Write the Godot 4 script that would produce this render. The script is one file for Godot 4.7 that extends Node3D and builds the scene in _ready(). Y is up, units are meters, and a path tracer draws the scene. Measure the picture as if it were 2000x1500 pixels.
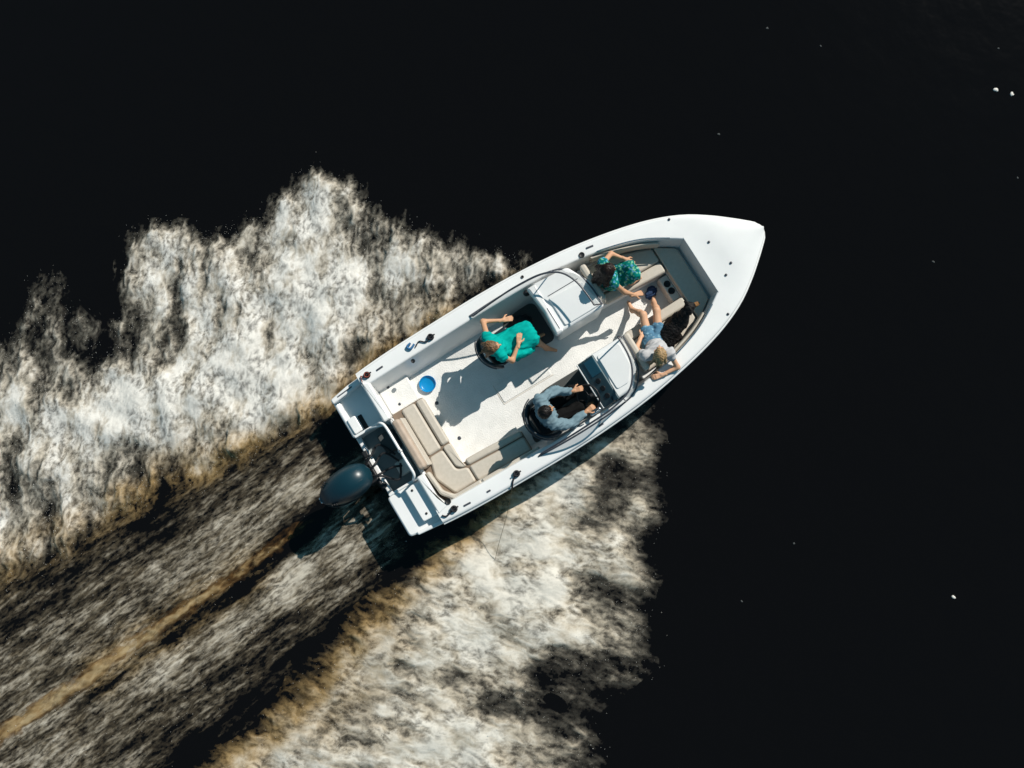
extends Node3D
# A motor boat seen from above, its wake, four people and a dog.
# Boat axes: x towards the bow, y up, z to starboard; BT places them in the world.

var BT := Transform3D()
var mats := {}

# ---------------------------------------------------------------- mesh helper
class MB:
	var v := PackedVector3Array()
	var n := PackedVector3Array()
	var c := PackedColorArray()
	var ix := PackedInt32Array()
	var v0 := 0
	var i0 := 0
	func begin() -> void:
		v0 = v.size()
		i0 = ix.size()
	# closes a piece: turns its faces outward from "inside" and smooths its normals
	func finish(inside = null, col := Color(1, 1, 1)) -> void:
		var mid := Vector3.ZERO
		if inside == null:
			for k in range(v0, v.size()):
				mid += v[k]
			mid /= max(1, v.size() - v0)
		else:
			mid = inside
		var s := 0.0
		for t in range(i0, ix.size(), 3):
			var a := v[ix[t]]
			s += (v[ix[t + 2]] - a).cross(v[ix[t + 1]] - a).dot(a - mid)
		if s < 0.0:
			for t in range(i0, ix.size(), 3):
				var q := ix[t + 1]
				ix[t + 1] = ix[t + 2]
				ix[t + 2] = q
		n.resize(v.size())
		for k in range(v0, v.size()):
			n[k] = Vector3.ZERO
		for t in range(i0, ix.size(), 3):
			var a := v[ix[t]]
			var f := (v[ix[t + 2]] - a).cross(v[ix[t + 1]] - a)
			n[ix[t]] += f
			n[ix[t + 1]] += f
			n[ix[t + 2]] += f
		for k in range(v0, v.size()):
			n[k] = n[k].normalized() if n[k].length_squared() > 1e-20 else Vector3.UP
		while c.size() < v.size():
			c.append(col)
	func tri(a: int, b: int, d: int) -> void:
		ix.append(a)
		ix.append(b)
		ix.append(d)
	func quad(a: int, b: int, d: int, e: int) -> void:
		tri(a, b, d)
		tri(a, d, e)
	func grid(rows: Array, wrap := false) -> void:
		var base := v.size()
		var w: int = rows[0].size()
		for r in rows:
			for p in r:
				v.append(p)
		for r in rows.size() - 1:
			for k in (w if wrap else w - 1):
				var k2 := (k + 1) % w
				quad(base + r * w + k, base + r * w + k2, base + (r + 1) * w + k2, base + (r + 1) * w + k)
	func cap(ring: Array) -> void:
		var base := v.size()
		var m := Vector3.ZERO
		for p in ring:
			v.append(p)
			m += p
		v.append(m / ring.size())
		for k in ring.size():
			tri(base + k, base + (k + 1) % ring.size(), base + ring.size())
	# a box with rounded edges
	func rbox(at: Vector3, size: Vector3, r := 0.02, turn := Basis()) -> void:
		begin()
		var h := size * 0.5
		r = min(r, min(h.x, min(h.y, h.z)) * 0.98)
		for ax in 3:
			for sg in [-1.0, 1.0]:
				var b := (ax + 1) % 3
				var d := (ax + 2) % 3
				var ub := [-h[b], -h[b] + r * 0.35, -h[b] + r, h[b] - r, h[b] - r * 0.35, h[b]]
				var ud := [-h[d], -h[d] + r * 0.35, -h[d] + r, h[d] - r, h[d] - r * 0.35, h[d]]
				var rows := []
				for p in ub:
					var row := []
					for q in ud:
						var w := Vector3.ZERO
						w[ax] = sg * h[ax]
						w[b] = p
						w[d] = q
						var core := Vector3(clamp(w.x, -h.x + r, h.x - r), clamp(w.y, -h.y + r, h.y - r), clamp(w.z, -h.z + r, h.z - r))
						row.append(core + (w - core).normalized() * r)
					rows.append(row)
				var s0 := v.size()
				var t0 := ix.size()
				grid(rows)
				# outward winding for this face
				var a := v[ix[t0 + 30]]
				if (v[ix[t0 + 32]] - a).cross(v[ix[t0 + 31]] - a)[ax] * sg < 0.0:
					for t in range(t0, ix.size(), 3):
						var q := ix[t + 1]
						ix[t + 1] = ix[t + 2]
						ix[t + 2] = q
				n.resize(v.size())
				for k in range(s0, v.size()):
					var w := v[k]
					var core := Vector3(clamp(w.x, -h.x + r, h.x - r), clamp(w.y, -h.y + r, h.y - r), clamp(w.z, -h.z + r, h.z - r))
					n[k] = turn * (w - core).normalized()
					v[k] = at + turn * w
		while c.size() < v.size():
			c.append(Color(1, 1, 1))
	# a slab over an outline in x and z, its corners rounded by "corner" and its top edge by "bevel"
	func slab(outline: Array, y0: float, y1: float, bevel := 0.02, corner := 0.04) -> void:
		var o := round_outline(outline, corner)
		begin()
		var rows := []
		for st in [[0.0, y0], [0.0, y1 - bevel], [0.3, y1 - bevel * 0.3], [1.0, y1]]:
			rows.append(ring_at(o, bevel * st[0], st[1]))
		grid(rows, true)
		finish(mid_of(o, (y0 + y1) * 0.5))
		begin()
		var inner := inset(o, bevel)
		var base := v.size()
		for p in inner:
			v.append(Vector3(p.x, y1, p.y))
		var tr := Geometry2D.triangulate_polygon(PackedVector2Array(inner))
		if tr.is_empty():
			tr = Geometry2D.triangulate_polygon(PackedVector2Array(o))
		if tr.is_empty():
			push_warning("slab outline not filled")
		for k in tr:
			ix.append(base + k)
		finish(mid_of(o, y1 - 50.0))
	func mid_of(o: Array, y: float) -> Vector3:
		var m := Vector2.ZERO
		for p in o:
			m += p
		m /= o.size()
		return Vector3(m.x, y, m.y)
	func ring_at(o: Array, d: float, y: float) -> Array:
		var out := []
		for p in inset(o, d):
			out.append(Vector3(p.x, y, p.y))
		return out
	func inset(o: Array, d: float) -> Array:
		if d == 0.0:
			return o
		var area := 0.0
		for k in o.size():
			area += o[k].cross(o[(k + 1) % o.size()])
		var sg := 1.0 if area > 0.0 else -1.0
		var out := []
		for k in o.size():
			var a: Vector2 = o[k] - o[k - 1]
			var b: Vector2 = o[(k + 1) % o.size()] - o[k]
			a = a.normalized()
			b = b.normalized()
			var na := Vector2(-a.y, a.x) * sg
			var nb := Vector2(-b.y, b.x) * sg
			var m := (na + nb).normalized()
			out.append(o[k] + m * d / max(0.5, m.dot(na)))
		return out
	func round_outline(o: Array, r: float) -> Array:
		if r <= 0.0:
			return o
		var out := []
		for k in o.size():
			var p: Vector2 = o[k]
			var a: Vector2 = o[k - 1]
			var b: Vector2 = o[(k + 1) % o.size()]
			var q: float = min(r, min(p.distance_to(a), p.distance_to(b)) * 0.45)
			var pa := p + (a - p).normalized() * q
			var pb := p + (b - p).normalized() * q
			for s in 5:
				var t := s / 4.0
				out.append(pa.lerp(p, t).lerp(p.lerp(pb, t), t))
		return out
	func tube(path: Array, radius, seg := 8) -> void:
		begin()
		var rows := []
		var side := Vector3.ZERO
		for k in path.size():
			var dir: Vector3 = (path[min(k + 1, path.size() - 1)] - path[max(k - 1, 0)]).normalized()
			if side == Vector3.ZERO:
				side = dir.cross(Vector3.UP if abs(dir.y) < 0.9 else Vector3.RIGHT).normalized()
			side = (side - dir * side.dot(dir)).normalized()
			var up := side.cross(dir)
			var r: float = radius[k] if radius is Array else radius
			var row := []
			for s in seg:
				var an := TAU * s / seg
				row.append(path[k] + (side * cos(an) + up * sin(an)) * r)
			rows.append(row)
		grid(rows, true)
		tube_orient(rows)
		begin()
		cap(rows[0])
		finish(path[0] + (path[1] - path[0]).normalized() * 0.5)
		begin()
		cap(rows[-1])
		finish(path[-1] + (path[-2] - path[-1]).normalized() * 0.5)
	# a tube is not star-shaped: its winding is read from its first ring
	func tube_orient(rows: Array) -> void:
		var mid := Vector3.ZERO
		for p in rows[0]:
			mid += p
		mid /= rows[0].size()
		var mid1 := Vector3.ZERO
		for p in rows[1]:
			mid1 += p
		mid1 /= rows[1].size()
		var a := v[ix[i0]]
		var f := (v[ix[i0 + 2]] - a).cross(v[ix[i0 + 1]] - a)
		var want: Vector3 = a - mid
		var flip := f.dot(want) < 0.0
		if flip:
			for t in range(i0, ix.size(), 3):
				var q := ix[t + 1]
				ix[t + 1] = ix[t + 2]
				ix[t + 2] = q
		smooth_only()
	func smooth_only(col := Color(1, 1, 1)) -> void:
		n.resize(v.size())
		for k in range(v0, v.size()):
			n[k] = Vector3.ZERO
		for t in range(i0, ix.size(), 3):
			var a := v[ix[t]]
			var f := (v[ix[t + 2]] - a).cross(v[ix[t + 1]] - a)
			n[ix[t]] += f
			n[ix[t + 1]] += f
			n[ix[t + 2]] += f
		for k in range(v0, v.size()):
			n[k] = n[k].normalized() if n[k].length_squared() > 1e-20 else Vector3.UP
		while c.size() < v.size():
			c.append(col)
	# turned about the y axis of "tf"; the profile holds (radius, height) pairs from bottom to top
	func lathe(profile: Array, tf := Transform3D(), seg := 20, col := Color(1, 1, 1)) -> void:
		begin()
		var rows := []
		for p in profile:
			var row := []
			for s in seg:
				var an := TAU * s / seg
				row.append(tf * Vector3(cos(an) * p.x, p.y, sin(an) * p.x))
			rows.append(row)
		grid(rows, true)
		finish(null, col)
	func ball(at: Vector3, r: Vector3, turn := Basis(), col := Color(1, 1, 1), seg := 16) -> void:
		begin()
		var rows := []
		for k in 9:
			var la := lerpf(-PI / 2 + 0.02, PI / 2 - 0.02, k / 8.0)
			var row := []
			for s in seg:
				var an := TAU * s / seg
				row.append(at + turn * (Vector3(cos(an) * cos(la), sin(la), sin(an) * cos(la)) * r))
			rows.append(row)
		grid(rows, true)
		finish(at, col)
	func join(o: MB) -> void:
		var b := v.size()
		v.append_array(o.v)
		n.append_array(o.n)
		c.append_array(o.c)
		for k in o.ix:
			ix.append(b + k)
	func mesh(colored := false, shift := Vector3.ZERO) -> ArrayMesh:
		if shift != Vector3.ZERO:
			for k in v.size():
				v[k] -= shift
		var a := []
		a.resize(Mesh.ARRAY_MAX)
		a[Mesh.ARRAY_VERTEX] = v
		a[Mesh.ARRAY_NORMAL] = n
		if colored:
			a[Mesh.ARRAY_COLOR] = c
		a[Mesh.ARRAY_INDEX] = ix
		var m := ArrayMesh.new()
		m.add_surface_from_arrays(Mesh.PRIMITIVE_TRIANGLES, a)
		return m

# ---------------------------------------------------------------- smooth bodies
class Field:
	var o := Vector3.ZERO
	var cell := 0.012
	var k := 0.01
	var nx := 0
	var ny := 0
	var nz := 0
	var acc := PackedFloat32Array()
	func _init(lo: Vector3, hi: Vector3, size: float, blend: float) -> void:
		o = lo
		cell = size
		k = blend
		nx = int((hi.x - lo.x) / size) + 2
		ny = int((hi.y - lo.y) / size) + 2
		nz = int((hi.z - lo.z) / size) + 2
		acc.resize(nx * ny * nz)
	func capsule(a: Vector3, b: Vector3, ra: float, rb: float) -> void:
		var m := maxf(ra, rb) + 4.0 * k + cell
		var lo := ((a.min(b) - Vector3.ONE * m) - o) / cell
		var hi := ((a.max(b) + Vector3.ONE * m) - o) / cell
		var ab := b - a
		var l2 := maxf(ab.length_squared(), 1e-9)
		for z in range(maxi(0, int(lo.z)), mini(nz, int(hi.z) + 1)):
			for y in range(maxi(0, int(lo.y)), mini(ny, int(hi.y) + 1)):
				var row := (z * ny + y) * nx
				for x in range(maxi(0, int(lo.x)), mini(nx, int(hi.x) + 1)):
					var p := o + Vector3(x, y, z) * cell - a
					var t := clampf(p.dot(ab) / l2, 0.0, 1.0)
					var d := (p - ab * t).length() - (ra + (rb - ra) * t)
					if d < 5.0 * k:
						acc[row + x] += exp(-maxf(d, -20.0 * k) / k)
	func ball(at: Vector3, r: Vector3, turn := Basis()) -> void:
		var big := maxf(r.x, maxf(r.y, r.z))
		var small := minf(r.x, minf(r.y, r.z))
		var m := big + 4.0 * k + cell
		var lo := ((at - Vector3.ONE * m) - o) / cell
		var hi := ((at + Vector3.ONE * m) - o) / cell
		var inv := turn.transposed()
		for z in range(maxi(0, int(lo.z)), mini(nz, int(hi.z) + 1)):
			for y in range(maxi(0, int(lo.y)), mini(ny, int(hi.y) + 1)):
				var row := (z * ny + y) * nx
				for x in range(maxi(0, int(lo.x)), mini(nx, int(hi.x) + 1)):
					var p := inv * (o + Vector3(x, y, z) * cell - at)
					var d := ((p / r).length() - 1.0) * (small * 0.6 + big * 0.4)
					if d < 5.0 * k:
						acc[row + x] += exp(-maxf(d, -20.0 * k) / k)
	func val(i: int) -> float:
		return -k * log(maxf(acc[i], 1e-8))
	# surface nets
	func into(mb: MB, col := Color(1, 1, 1)) -> void:
		mb.begin()
		var vid := PackedInt32Array()
		vid.resize(acc.size())
		vid.fill(-1)
		var sx := 1
		var sy := nx
		var sz := nx * ny
		for z in range(1, nz - 1):
			for y in range(1, ny - 1):
				var i := (z * ny + y) * nx + 1
				for x in range(1, nx - 1):
					var q := acc[i] >= 1.0
					if (acc[i + sx] >= 1.0) != q:
						_face(mb, vid, i, sy, sz, x, y, z, q)
					if (acc[i + sy] >= 1.0) != q:
						_face(mb, vid, i, sz, sx, x, y, z, q)
					if (acc[i + sz] >= 1.0) != q:
						_face(mb, vid, i, sx, sy, x, y, z, q)
					i += 1
		mb.smooth_only(col)
	func _face(mb: MB, vid: PackedInt32Array, i: int, s1: int, s2: int, _x: int, _y: int, _z: int, inside: bool) -> void:
		var a := _vert(mb, vid, i)
		var b := _vert(mb, vid, i - s1)
		var c := _vert(mb, vid, i - s1 - s2)
		var d := _vert(mb, vid, i - s2)
		if inside:
			mb.quad(a, d, c, b)
		else:
			mb.quad(a, b, c, d)
	func _vert(mb: MB, vid: PackedInt32Array, i: int) -> int:
		if vid[i] >= 0:
			return vid[i]
		var x := i % nx
		var y := (i / nx) % ny
		var z := i / (nx * ny)
		var f := []
		for q in 8:
			f.append(val(i + (q & 1) + ((q >> 1) & 1) * nx + ((q >> 2) & 1) * nx * ny))
		var sum := Vector3.ZERO
		var num := 0
		for e in [[0, 1], [2, 3], [4, 5], [6, 7], [0, 2], [1, 3], [4, 6], [5, 7], [0, 4], [1, 5], [2, 6], [3, 7]]:
			var fa: float = f[e[0]]
			var fb: float = f[e[1]]
			if (fa <= 0.0) != (fb <= 0.0):
				var t := fa / (fa - fb)
				var pa := Vector3(e[0] & 1, (e[0] >> 1) & 1, (e[0] >> 2) & 1)
				var pb := Vector3(e[1] & 1, (e[1] >> 1) & 1, (e[1] >> 2) & 1)
				sum += pa.lerp(pb, t)
				num += 1
		if num > 0:
			sum /= num
		mb.v.append(o + (Vector3(x, y, z) + sum) * cell)
		vid[i] = mb.v.size() - 1
		return vid[i]

# ---------------------------------------------------------------- naming and placing
func obj(called: String, mb: MB, m: Material, parent: Node, colored := false, shift := Vector3.ZERO) -> MeshInstance3D:
	var o := MeshInstance3D.new()
	o.name = called
	o.mesh = mb.mesh(colored, shift)
	o.material_override = m
	parent.add_child(o, true)
	return o

func tag(o: Node, label: String, category: String, group := "", kind := "") -> void:
	if label != "":
		o.set_meta("label", label)
	if category != "":
		o.set_meta("category", category)
	if group != "":
		o.set_meta("group", group)
	if kind != "":
		o.set_meta("kind", kind)

func aboard(called: String, base: Vector3) -> Node3D:
	var o := Node3D.new()
	o.name = called
	add_child(o, true)
	o.transform = BT * Transform3D(Basis(), base)
	return o

func lin(r: float, g: float, b: float, a := 1.0) -> Color:
	var c := Color(r, g, b).linear_to_srgb()
	c.a = a
	return c

func mat(key: String, col: Color, rough: float, spec := 0.5, metal := 0.0) -> StandardMaterial3D:
	var m := StandardMaterial3D.new()
	m.resource_name = key
	m.albedo_color = col
	m.roughness = rough
	m.metallic_specular = spec
	m.metallic = metal
	mats[key] = m
	return m

func grain(m: StandardMaterial3D, freq: float, strength: float, scale: float, seed_ := 1) -> void:
	var fn := FastNoiseLite.new()
	fn.seed = seed_
	fn.frequency = freq
	fn.fractal_octaves = 4
	var t := NoiseTexture2D.new()
	t.width = 512
	t.height = 512
	t.seamless = true
	t.as_normal_map = true
	t.bump_strength = 4.0
	t.noise = fn
	m.normal_enabled = true
	m.normal_texture = t
	m.normal_scale = strength
	m.uv1_triplanar = true
	m.uv1_scale = Vector3.ONE * scale

func mottle(m: StandardMaterial3D, a: Color, b: Color, freq: float, scale: float, seed_ := 1) -> void:
	var fn := FastNoiseLite.new()
	fn.seed = seed_
	fn.frequency = freq
	fn.fractal_octaves = 5
	var g := Gradient.new()
	g.offsets = PackedFloat32Array([0.25, 0.75])
	g.colors = PackedColorArray([a, b])
	var t := NoiseTexture2D.new()
	t.width = 512
	t.height = 512
	t.seamless = true
	t.color_ramp = g
	t.noise = fn
	m.albedo_color = Color(1, 1, 1)
	m.albedo_texture = t
	m.uv1_triplanar = true
	m.uv1_scale = Vector3.ONE * scale

func cubic(tab: Array, x: float) -> float:
	var k := 0
	while k < tab.size() - 2 and x > tab[k + 1][0]:
		k += 1
	var a = tab[k]
	var b = tab[k + 1]
	var p = tab[max(k - 1, 0)]
	var q = tab[min(k + 2, tab.size() - 1)]
	var t: float = clampf((x - a[0]) / (b[0] - a[0]), 0.0, 1.0)
	# monotone-ish hermite
	var h: float = b[0] - a[0]
	var ma: float = (b[1] - p[1]) / max(b[0] - p[0], 1e-6)
	var mq: float = (q[1] - a[1]) / max(q[0] - a[0], 1e-6)
	var t2 := t * t
	var t3 := t2 * t
	return (2 * t3 - 3 * t2 + 1) * a[1] + (t3 - 2 * t2 + t) * h * ma + (-2 * t3 + 3 * t2) * b[1] + (t3 - t2) * h * mq

func smooth_path(pts: Array, per := 6) -> Array:
	var out := []
	for k in pts.size() - 1:
		var p0: Vector3 = pts[max(k - 1, 0)]
		var p3: Vector3 = pts[min(k + 2, pts.size() - 1)]
		for s in per:
			out.append(pts[k].cubic_interpolate(pts[k + 1], p0, p3, s / float(per)))
	out.append(pts[-1])
	return out

# ---------------------------------------------------------------- start
func _ready() -> void:
	# camera: a drone looking almost straight down
	var cam := Camera3D.new()
	cam.name = "camera"
	add_child(cam)
	cam.fov = 46.0
	cam.near = 0.1
	cam.far = 3000.0
	cam.position = Vector3(0, 13.608, 1.560)
	cam.rotation_degrees = Vector3(-83.0, 0, 0)
	cam.current = true

	var we := WorldEnvironment.new()
	we.name = "world_environment"
	var env := Environment.new()
	env.background_mode = Environment.BG_SKY
	var sky := Sky.new()
	var sm := ProceduralSkyMaterial.new()
	sm.sky_top_color = lin(0.055, 0.16, 0.235)
	sm.sky_horizon_color = lin(0.27, 0.42, 0.52)
	sm.sky_curve = 0.12
	sm.ground_bottom_color = lin(0.02, 0.025, 0.03)
	sm.ground_horizon_color = lin(0.10, 0.13, 0.15)
	sm.sun_angle_max = 20.0
	sky.sky_material = sm
	env.sky = sky
	env.tonemap_mode = Environment.TONE_MAPPER_LINEAR
	env.tonemap_exposure = 1.05
	env.sdfgi_enabled = true
	env.ssao_enabled = true
	env.ssil_enabled = true
	we.environment = env
	add_child(we)

	var sun := DirectionalLight3D.new()
	sun.name = "sun"
	add_child(sun)
	sun.light_energy = 1.6
	sun.light_angular_distance = 0.5
	sun.light_color = Color(1.0, 0.975, 0.935)
	sun.shadow_enabled = true
	var el := deg_to_rad(42.0)
	sun.look_at_from_position(Vector3(0.66, 0, -0.755).normalized() * cos(el) * 50 + Vector3.UP * sin(el) * 50, Vector3.ZERO)

	BT = Transform3D(Basis(Vector3(0.8545, 0, -0.5194), Vector3.UP, Vector3(0.5194, 0, 0.8545)), Vector3(-2.019, 0, 1.165))
	make_materials()
	water()
	wake()
	boat()
	people()
	dog()
	small_things()

func make_materials() -> void:
	var m := mat("gelcoat", lin(0.74, 0.745, 0.74), 0.28, 0.5)
	mottle(m, lin(0.73, 0.735, 0.73), lin(0.765, 0.77, 0.765), 0.004, 0.6, 3)
	m = mat("deck_white", lin(0.72, 0.72, 0.70), 0.6, 0.3)
	mottle(m, lin(0.685, 0.68, 0.66), lin(0.74, 0.735, 0.715), 0.008, 0.5, 5)
	grain(m, 0.08, 0.5, 4.0, 7)
	m.uv1_scale = Vector3.ONE * 0.9
	m = mat("liner", lin(0.62, 0.58, 0.52), 0.4, 0.4)
	m = mat("vinyl", lin(0.53, 0.47, 0.39), 0.55, 0.35)
	mottle(m, lin(0.485, 0.44, 0.375), lin(0.515, 0.47, 0.405), 0.01, 1.0, 9)
	grain(m, 0.06, 0.25, 3.0, 11)
	m = mat("vinyl_brown", lin(0.42, 0.335, 0.265), 0.55, 0.35)
	mottle(m, lin(0.38, 0.30, 0.235), lin(0.46, 0.37, 0.295), 0.01, 1.0, 10)
	m = mat("piping", lin(0.20, 0.15, 0.11), 0.7, 0.3)
	m = mat("navy_vinyl", lin(0.018, 0.030, 0.040), 0.42, 0.4)
	m = mat("black_plastic", lin(0.012, 0.013, 0.015), 0.5, 0.4)
	m = mat("dark_frame", lin(0.05, 0.055, 0.07), 0.35, 0.5)
	m = mat("steel", lin(0.62, 0.63, 0.65), 0.22, 0.5, 1.0)
	m = mat("cowl", lin(0.004, 0.028, 0.042), 0.36, 0.5)
	m = mat("screen", lin(0.02, 0.09, 0.13), 0.12, 0.6)
	m = mat("dash", lin(0.03, 0.065, 0.08), 0.35, 0.5)
	m = mat("well_grey", lin(0.20, 0.22, 0.22), 0.7, 0.3)
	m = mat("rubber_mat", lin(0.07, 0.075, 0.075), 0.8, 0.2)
	m = mat("glass", lin(0.25, 0.33, 0.36, 0.07), 0.04, 0.5)
	m.transparency = BaseMaterial3D.TRANSPARENCY_ALPHA
	m = mat("blue_plastic", lin(0.004, 0.22, 0.50), 0.25, 0.5)
	m = mat("water_in_bowl", lin(0.01, 0.16, 0.42), 0.03, 0.5)
	m = mat("rope_dark", lin(0.03, 0.03, 0.035), 0.85, 0.2)
	m = mat("rope_red", lin(0.22, 0.06, 0.045), 0.85, 0.2)
	m = mat("rope_blue", lin(0.05, 0.16, 0.32), 0.85, 0.2)
	m = mat("rope_tan", lin(0.16, 0.12, 0.07), 0.85, 0.2)
	m = mat("bag_navy", lin(0.03, 0.055, 0.12), 0.8, 0.2)
	m = mat("skin", Color(1, 1, 1), 0.5, 0.35)
	m.vertex_color_use_as_albedo = true
	m = mat("cloth", Color(1, 1, 1), 0.85, 0.2)
	m.vertex_color_use_as_albedo = true
	grain(m, 0.08, 0.35, 5.0, 21)
	m = mat("hair", Color(1, 1, 1), 0.5, 0.35)
	m.vertex_color_use_as_albedo = true
	m = mat("fur", Color(1, 1, 1), 0.6, 0.3)
	m.vertex_color_use_as_albedo = true
	grain(m, 0.05, 0.8, 5.0, 23)
	m = mat("foam", Color(1, 1, 1), 0.85, 0.25)
	m.vertex_color_use_as_albedo = true
	m.transparency = BaseMaterial3D.TRANSPARENCY_ALPHA
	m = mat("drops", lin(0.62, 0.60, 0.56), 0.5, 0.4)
	m = mat("water", lin(0.0030, 0.0025, 0.0026), 0.06, 0.26)
	grain(m, 0.014, 0.13, 0.16, 31)

func water() -> void:
	var mb := MB.new()
	mb.begin()
	var rows := []
	var at := [-900.0, -200.0, -60.0, -20.0, -8.0, 0.0, 8.0, 20.0, 60.0, 200.0, 900.0]
	for z in at:
		var row := []
		for x in at:
			row.append(Vector3(x, 0, z))
		rows.append(row)
	mb.grid(rows)
	mb.finish(Vector3(0, -100, 0))
	var o := obj("water", mb, mats.water, self)
	tag(o, "dark almost black lake water all around the boat", "water", "", "structure")

# ---------------------------------------------------------------- wake
func V2(x: float, y: float) -> Vector2:
	return Vector2(x, y)

var PORT := [V2(0.24, -1.99), V2(-0.31, -2.10), V2(-0.95, -2.34), V2(-1.34, -2.45), V2(-1.70, -2.67), V2(-2.06, -2.69), V2(-2.34, -2.90), V2(-2.46, -3.23), V2(-2.66, -3.29), V2(-2.87, -3.41), V2(-3.12, -3.43), V2(-3.38, -3.19), V2(-3.61, -2.96), V2(-3.79, -2.64), V2(-4.11, -2.61), V2(-4.34, -2.39), V2(-4.65, -2.33), V2(-4.89, -2.45), V2(-5.25, -2.53), V2(-5.68, -2.47), V2(-5.92, -2.23), V2(-5.93, -1.60), V2(-6.05, -1.13), V2(-6.65, -1.36), V2(-7.10, -1.72), V2(-7.36, -1.60), V2(-7.57, -1.13), V2(-7.79, -0.89), V2(-8.92, -0.50), V2(-10.40, 0.28), V2(-10.05, 4.02), V2(-8.63, 3.22), V2(-7.54, 2.65), V2(-6.94, 2.56), V2(-6.29, 2.12), V2(-5.70, 1.75), V2(-5.11, 1.45), V2(-4.58, 1.24), V2(-3.98, 0.94), V2(-3.38, 0.59), V2(-2.74, 0.22), V2(-2.32, -0.18), V2(-1.55, -0.72), V2(-0.78, -1.29), V2(0.00, -1.72)]
var STBD := [V2(2.02, 0.21), V2(2.15, 0.82), V2(2.00, 1.28), V2(2.13, 1.81), V2(1.78, 2.11), V2(1.89, 2.56), V2(2.00, 2.78), V2(1.79, 3.22), V2(1.95, 4.02), V2(1.81, 4.67), V2(1.43, 5.45), V2(1.31, 6.15), V2(0.87, 6.97), V2(0.00, 8.19), V2(-6.44, 8.19), V2(-5.45, 6.70), V2(-4.75, 6.01), V2(-4.19, 5.31), V2(-3.55, 4.70), V2(-2.98, 4.06), V2(-2.25, 3.40), V2(-1.51, 2.74), V2(-1.06, 2.37), V2(-0.53, 2.03), V2(0.00, 1.52), V2(0.77, 1.05), V2(1.54, 0.55)]
var WASH := [V2(-2.74, 0.17), V2(-3.38, 0.59), V2(-3.98, 0.94), V2(-4.58, 1.24), V2(-5.11, 1.45), V2(-5.70, 1.75), V2(-6.29, 2.12), V2(-6.94, 2.56), V2(-7.54, 2.65), V2(-8.63, 3.22), V2(-10.05, 4.02), V2(-10.38, 8.19), V2(-6.30, 8.19), V2(-5.45, 6.70), V2(-4.75, 6.01), V2(-4.19, 5.31), V2(-3.55, 4.70), V2(-2.98, 4.06), V2(-2.25, 3.40), V2(-1.51, 2.74), V2(-1.21, 2.33), V2(-1.52, 2.11), V2(-1.99, 1.20), V2(-2.30, 0.75)]
var PORT_MARKS := [[-7.48, -0.97, -6.00, -0.97, 0.58, 0.50, -0.40], [-6.90, -0.34, -6.13, -0.57, 0.35, 0.35, -0.16], [-6.40, -1.13, -6.52, -0.57, 0.23, 0.23, -0.12], [-5.14, -0.97, -5.20, -0.50, 0.17, 0.17, -0.42], [-5.21, -1.60, -5.16, -1.29, 0.12, 0.12, -0.25], [-1.90, -2.57, -0.94, -2.09, 0.27, 0.31, -0.08], [-2.21, -2.33, -2.37, -2.57, 0.27, 0.19, -0.20], [-0.78, -1.60, 0.08, -1.84, 0.23, 0.19, -0.10], [-1.25, -1.40, -0.39, -1.56, 0.17, 0.20, -0.16], [-2.19, -1.29, -2.04, -1.52, 0.15, 0.15, -0.25], [-3.67, -1.29, -3.73, -0.81, 0.11, 0.12, -0.30], [-4.08, -1.76, -4.09, -2.09, 0.17, 0.14, -0.12], [-5.89, 1.05, -5.12, 1.28, 0.31, 0.31, -0.25], [-7.16, 1.51, -6.91, 1.88, 0.31, 0.31, -0.28], [-7.51, 0.90, -7.54, 1.51, 0.19, 0.15, -0.20], [-2.33, -0.57, -1.71, -0.73, 0.19, 0.15, -0.25], [-3.17, -2.74, -3.13, -1.60, 0.46, 0.46, 0.20], [-2.51, -1.76, -2.42, -1.36, 0.31, 0.31, 0.22], [-4.03, -0.50, -3.43, -0.97, 0.54, 0.54, 0.20], [-5.52, -2.25, -5.33, -1.60, 0.31, 0.38, 0.12], [-5.41, -0.03, -3.86, -0.03, 0.62, 0.62, 0.20], [-6.76, 0.67, -5.39, 0.28, 0.46, 0.46, 0.15], [-2.78, 0.05, -3.39, 0.28, 0.38, 0.31, 0.12], [-2.80, -0.97, -2.79, -0.50, 0.27, 0.27, 0.12]]
var STBD_MARKS := [[1.56, 1.43, 1.37, 1.81, 0.38, 0.35, -0.42], [1.92, 0.90, 1.61, 1.05, 0.22, 0.22, -0.12], [1.13, 2.93, 1.43, 3.07, 0.31, 0.31, -0.34], [0.67, 4.27, 1.41, 4.53, 0.46, 0.62, -0.66], [-0.30, 4.74, 0.44, 4.88, 0.31, 0.46, -0.30], [1.70, 5.02, 1.32, 5.45, 0.46, 0.46, -0.40], [1.34, 3.66, 1.72, 3.66, 0.15, 0.15, -0.10], [-3.84, 5.02, -2.68, 4.09, 0.35, 0.23, -0.22], [-2.97, 4.38, -1.80, 3.15, 0.23, 0.15, -0.16], [-2.08, 4.53, -2.66, 4.74, 0.19, 0.27, -0.16], [-0.89, 4.24, -0.44, 4.53, 0.23, 0.23, -0.18], [0.00, 1.81, 0.76, 1.51, 0.46, 0.46, 0.18], [-0.38, 2.71, 0.60, 2.56, 0.38, 0.46, 0.20], [1.73, 2.78, 1.89, 2.56, 0.19, 0.15, 0.10], [-0.90, 3.51, 0.37, 3.29, 0.46, 0.46, 0.12], [-1.03, 5.31, -0.30, 5.02, 0.38, 0.38, 0.18], [1.77, 0.59, 2.00, 0.44, 0.23, 0.15, -0.25], [0.68, 2.18, 0.91, 2.56, 0.19, 0.19, -0.10], [1.75, 1.96, 1.98, 1.81, 0.09, 0.08, -0.10]]
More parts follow.
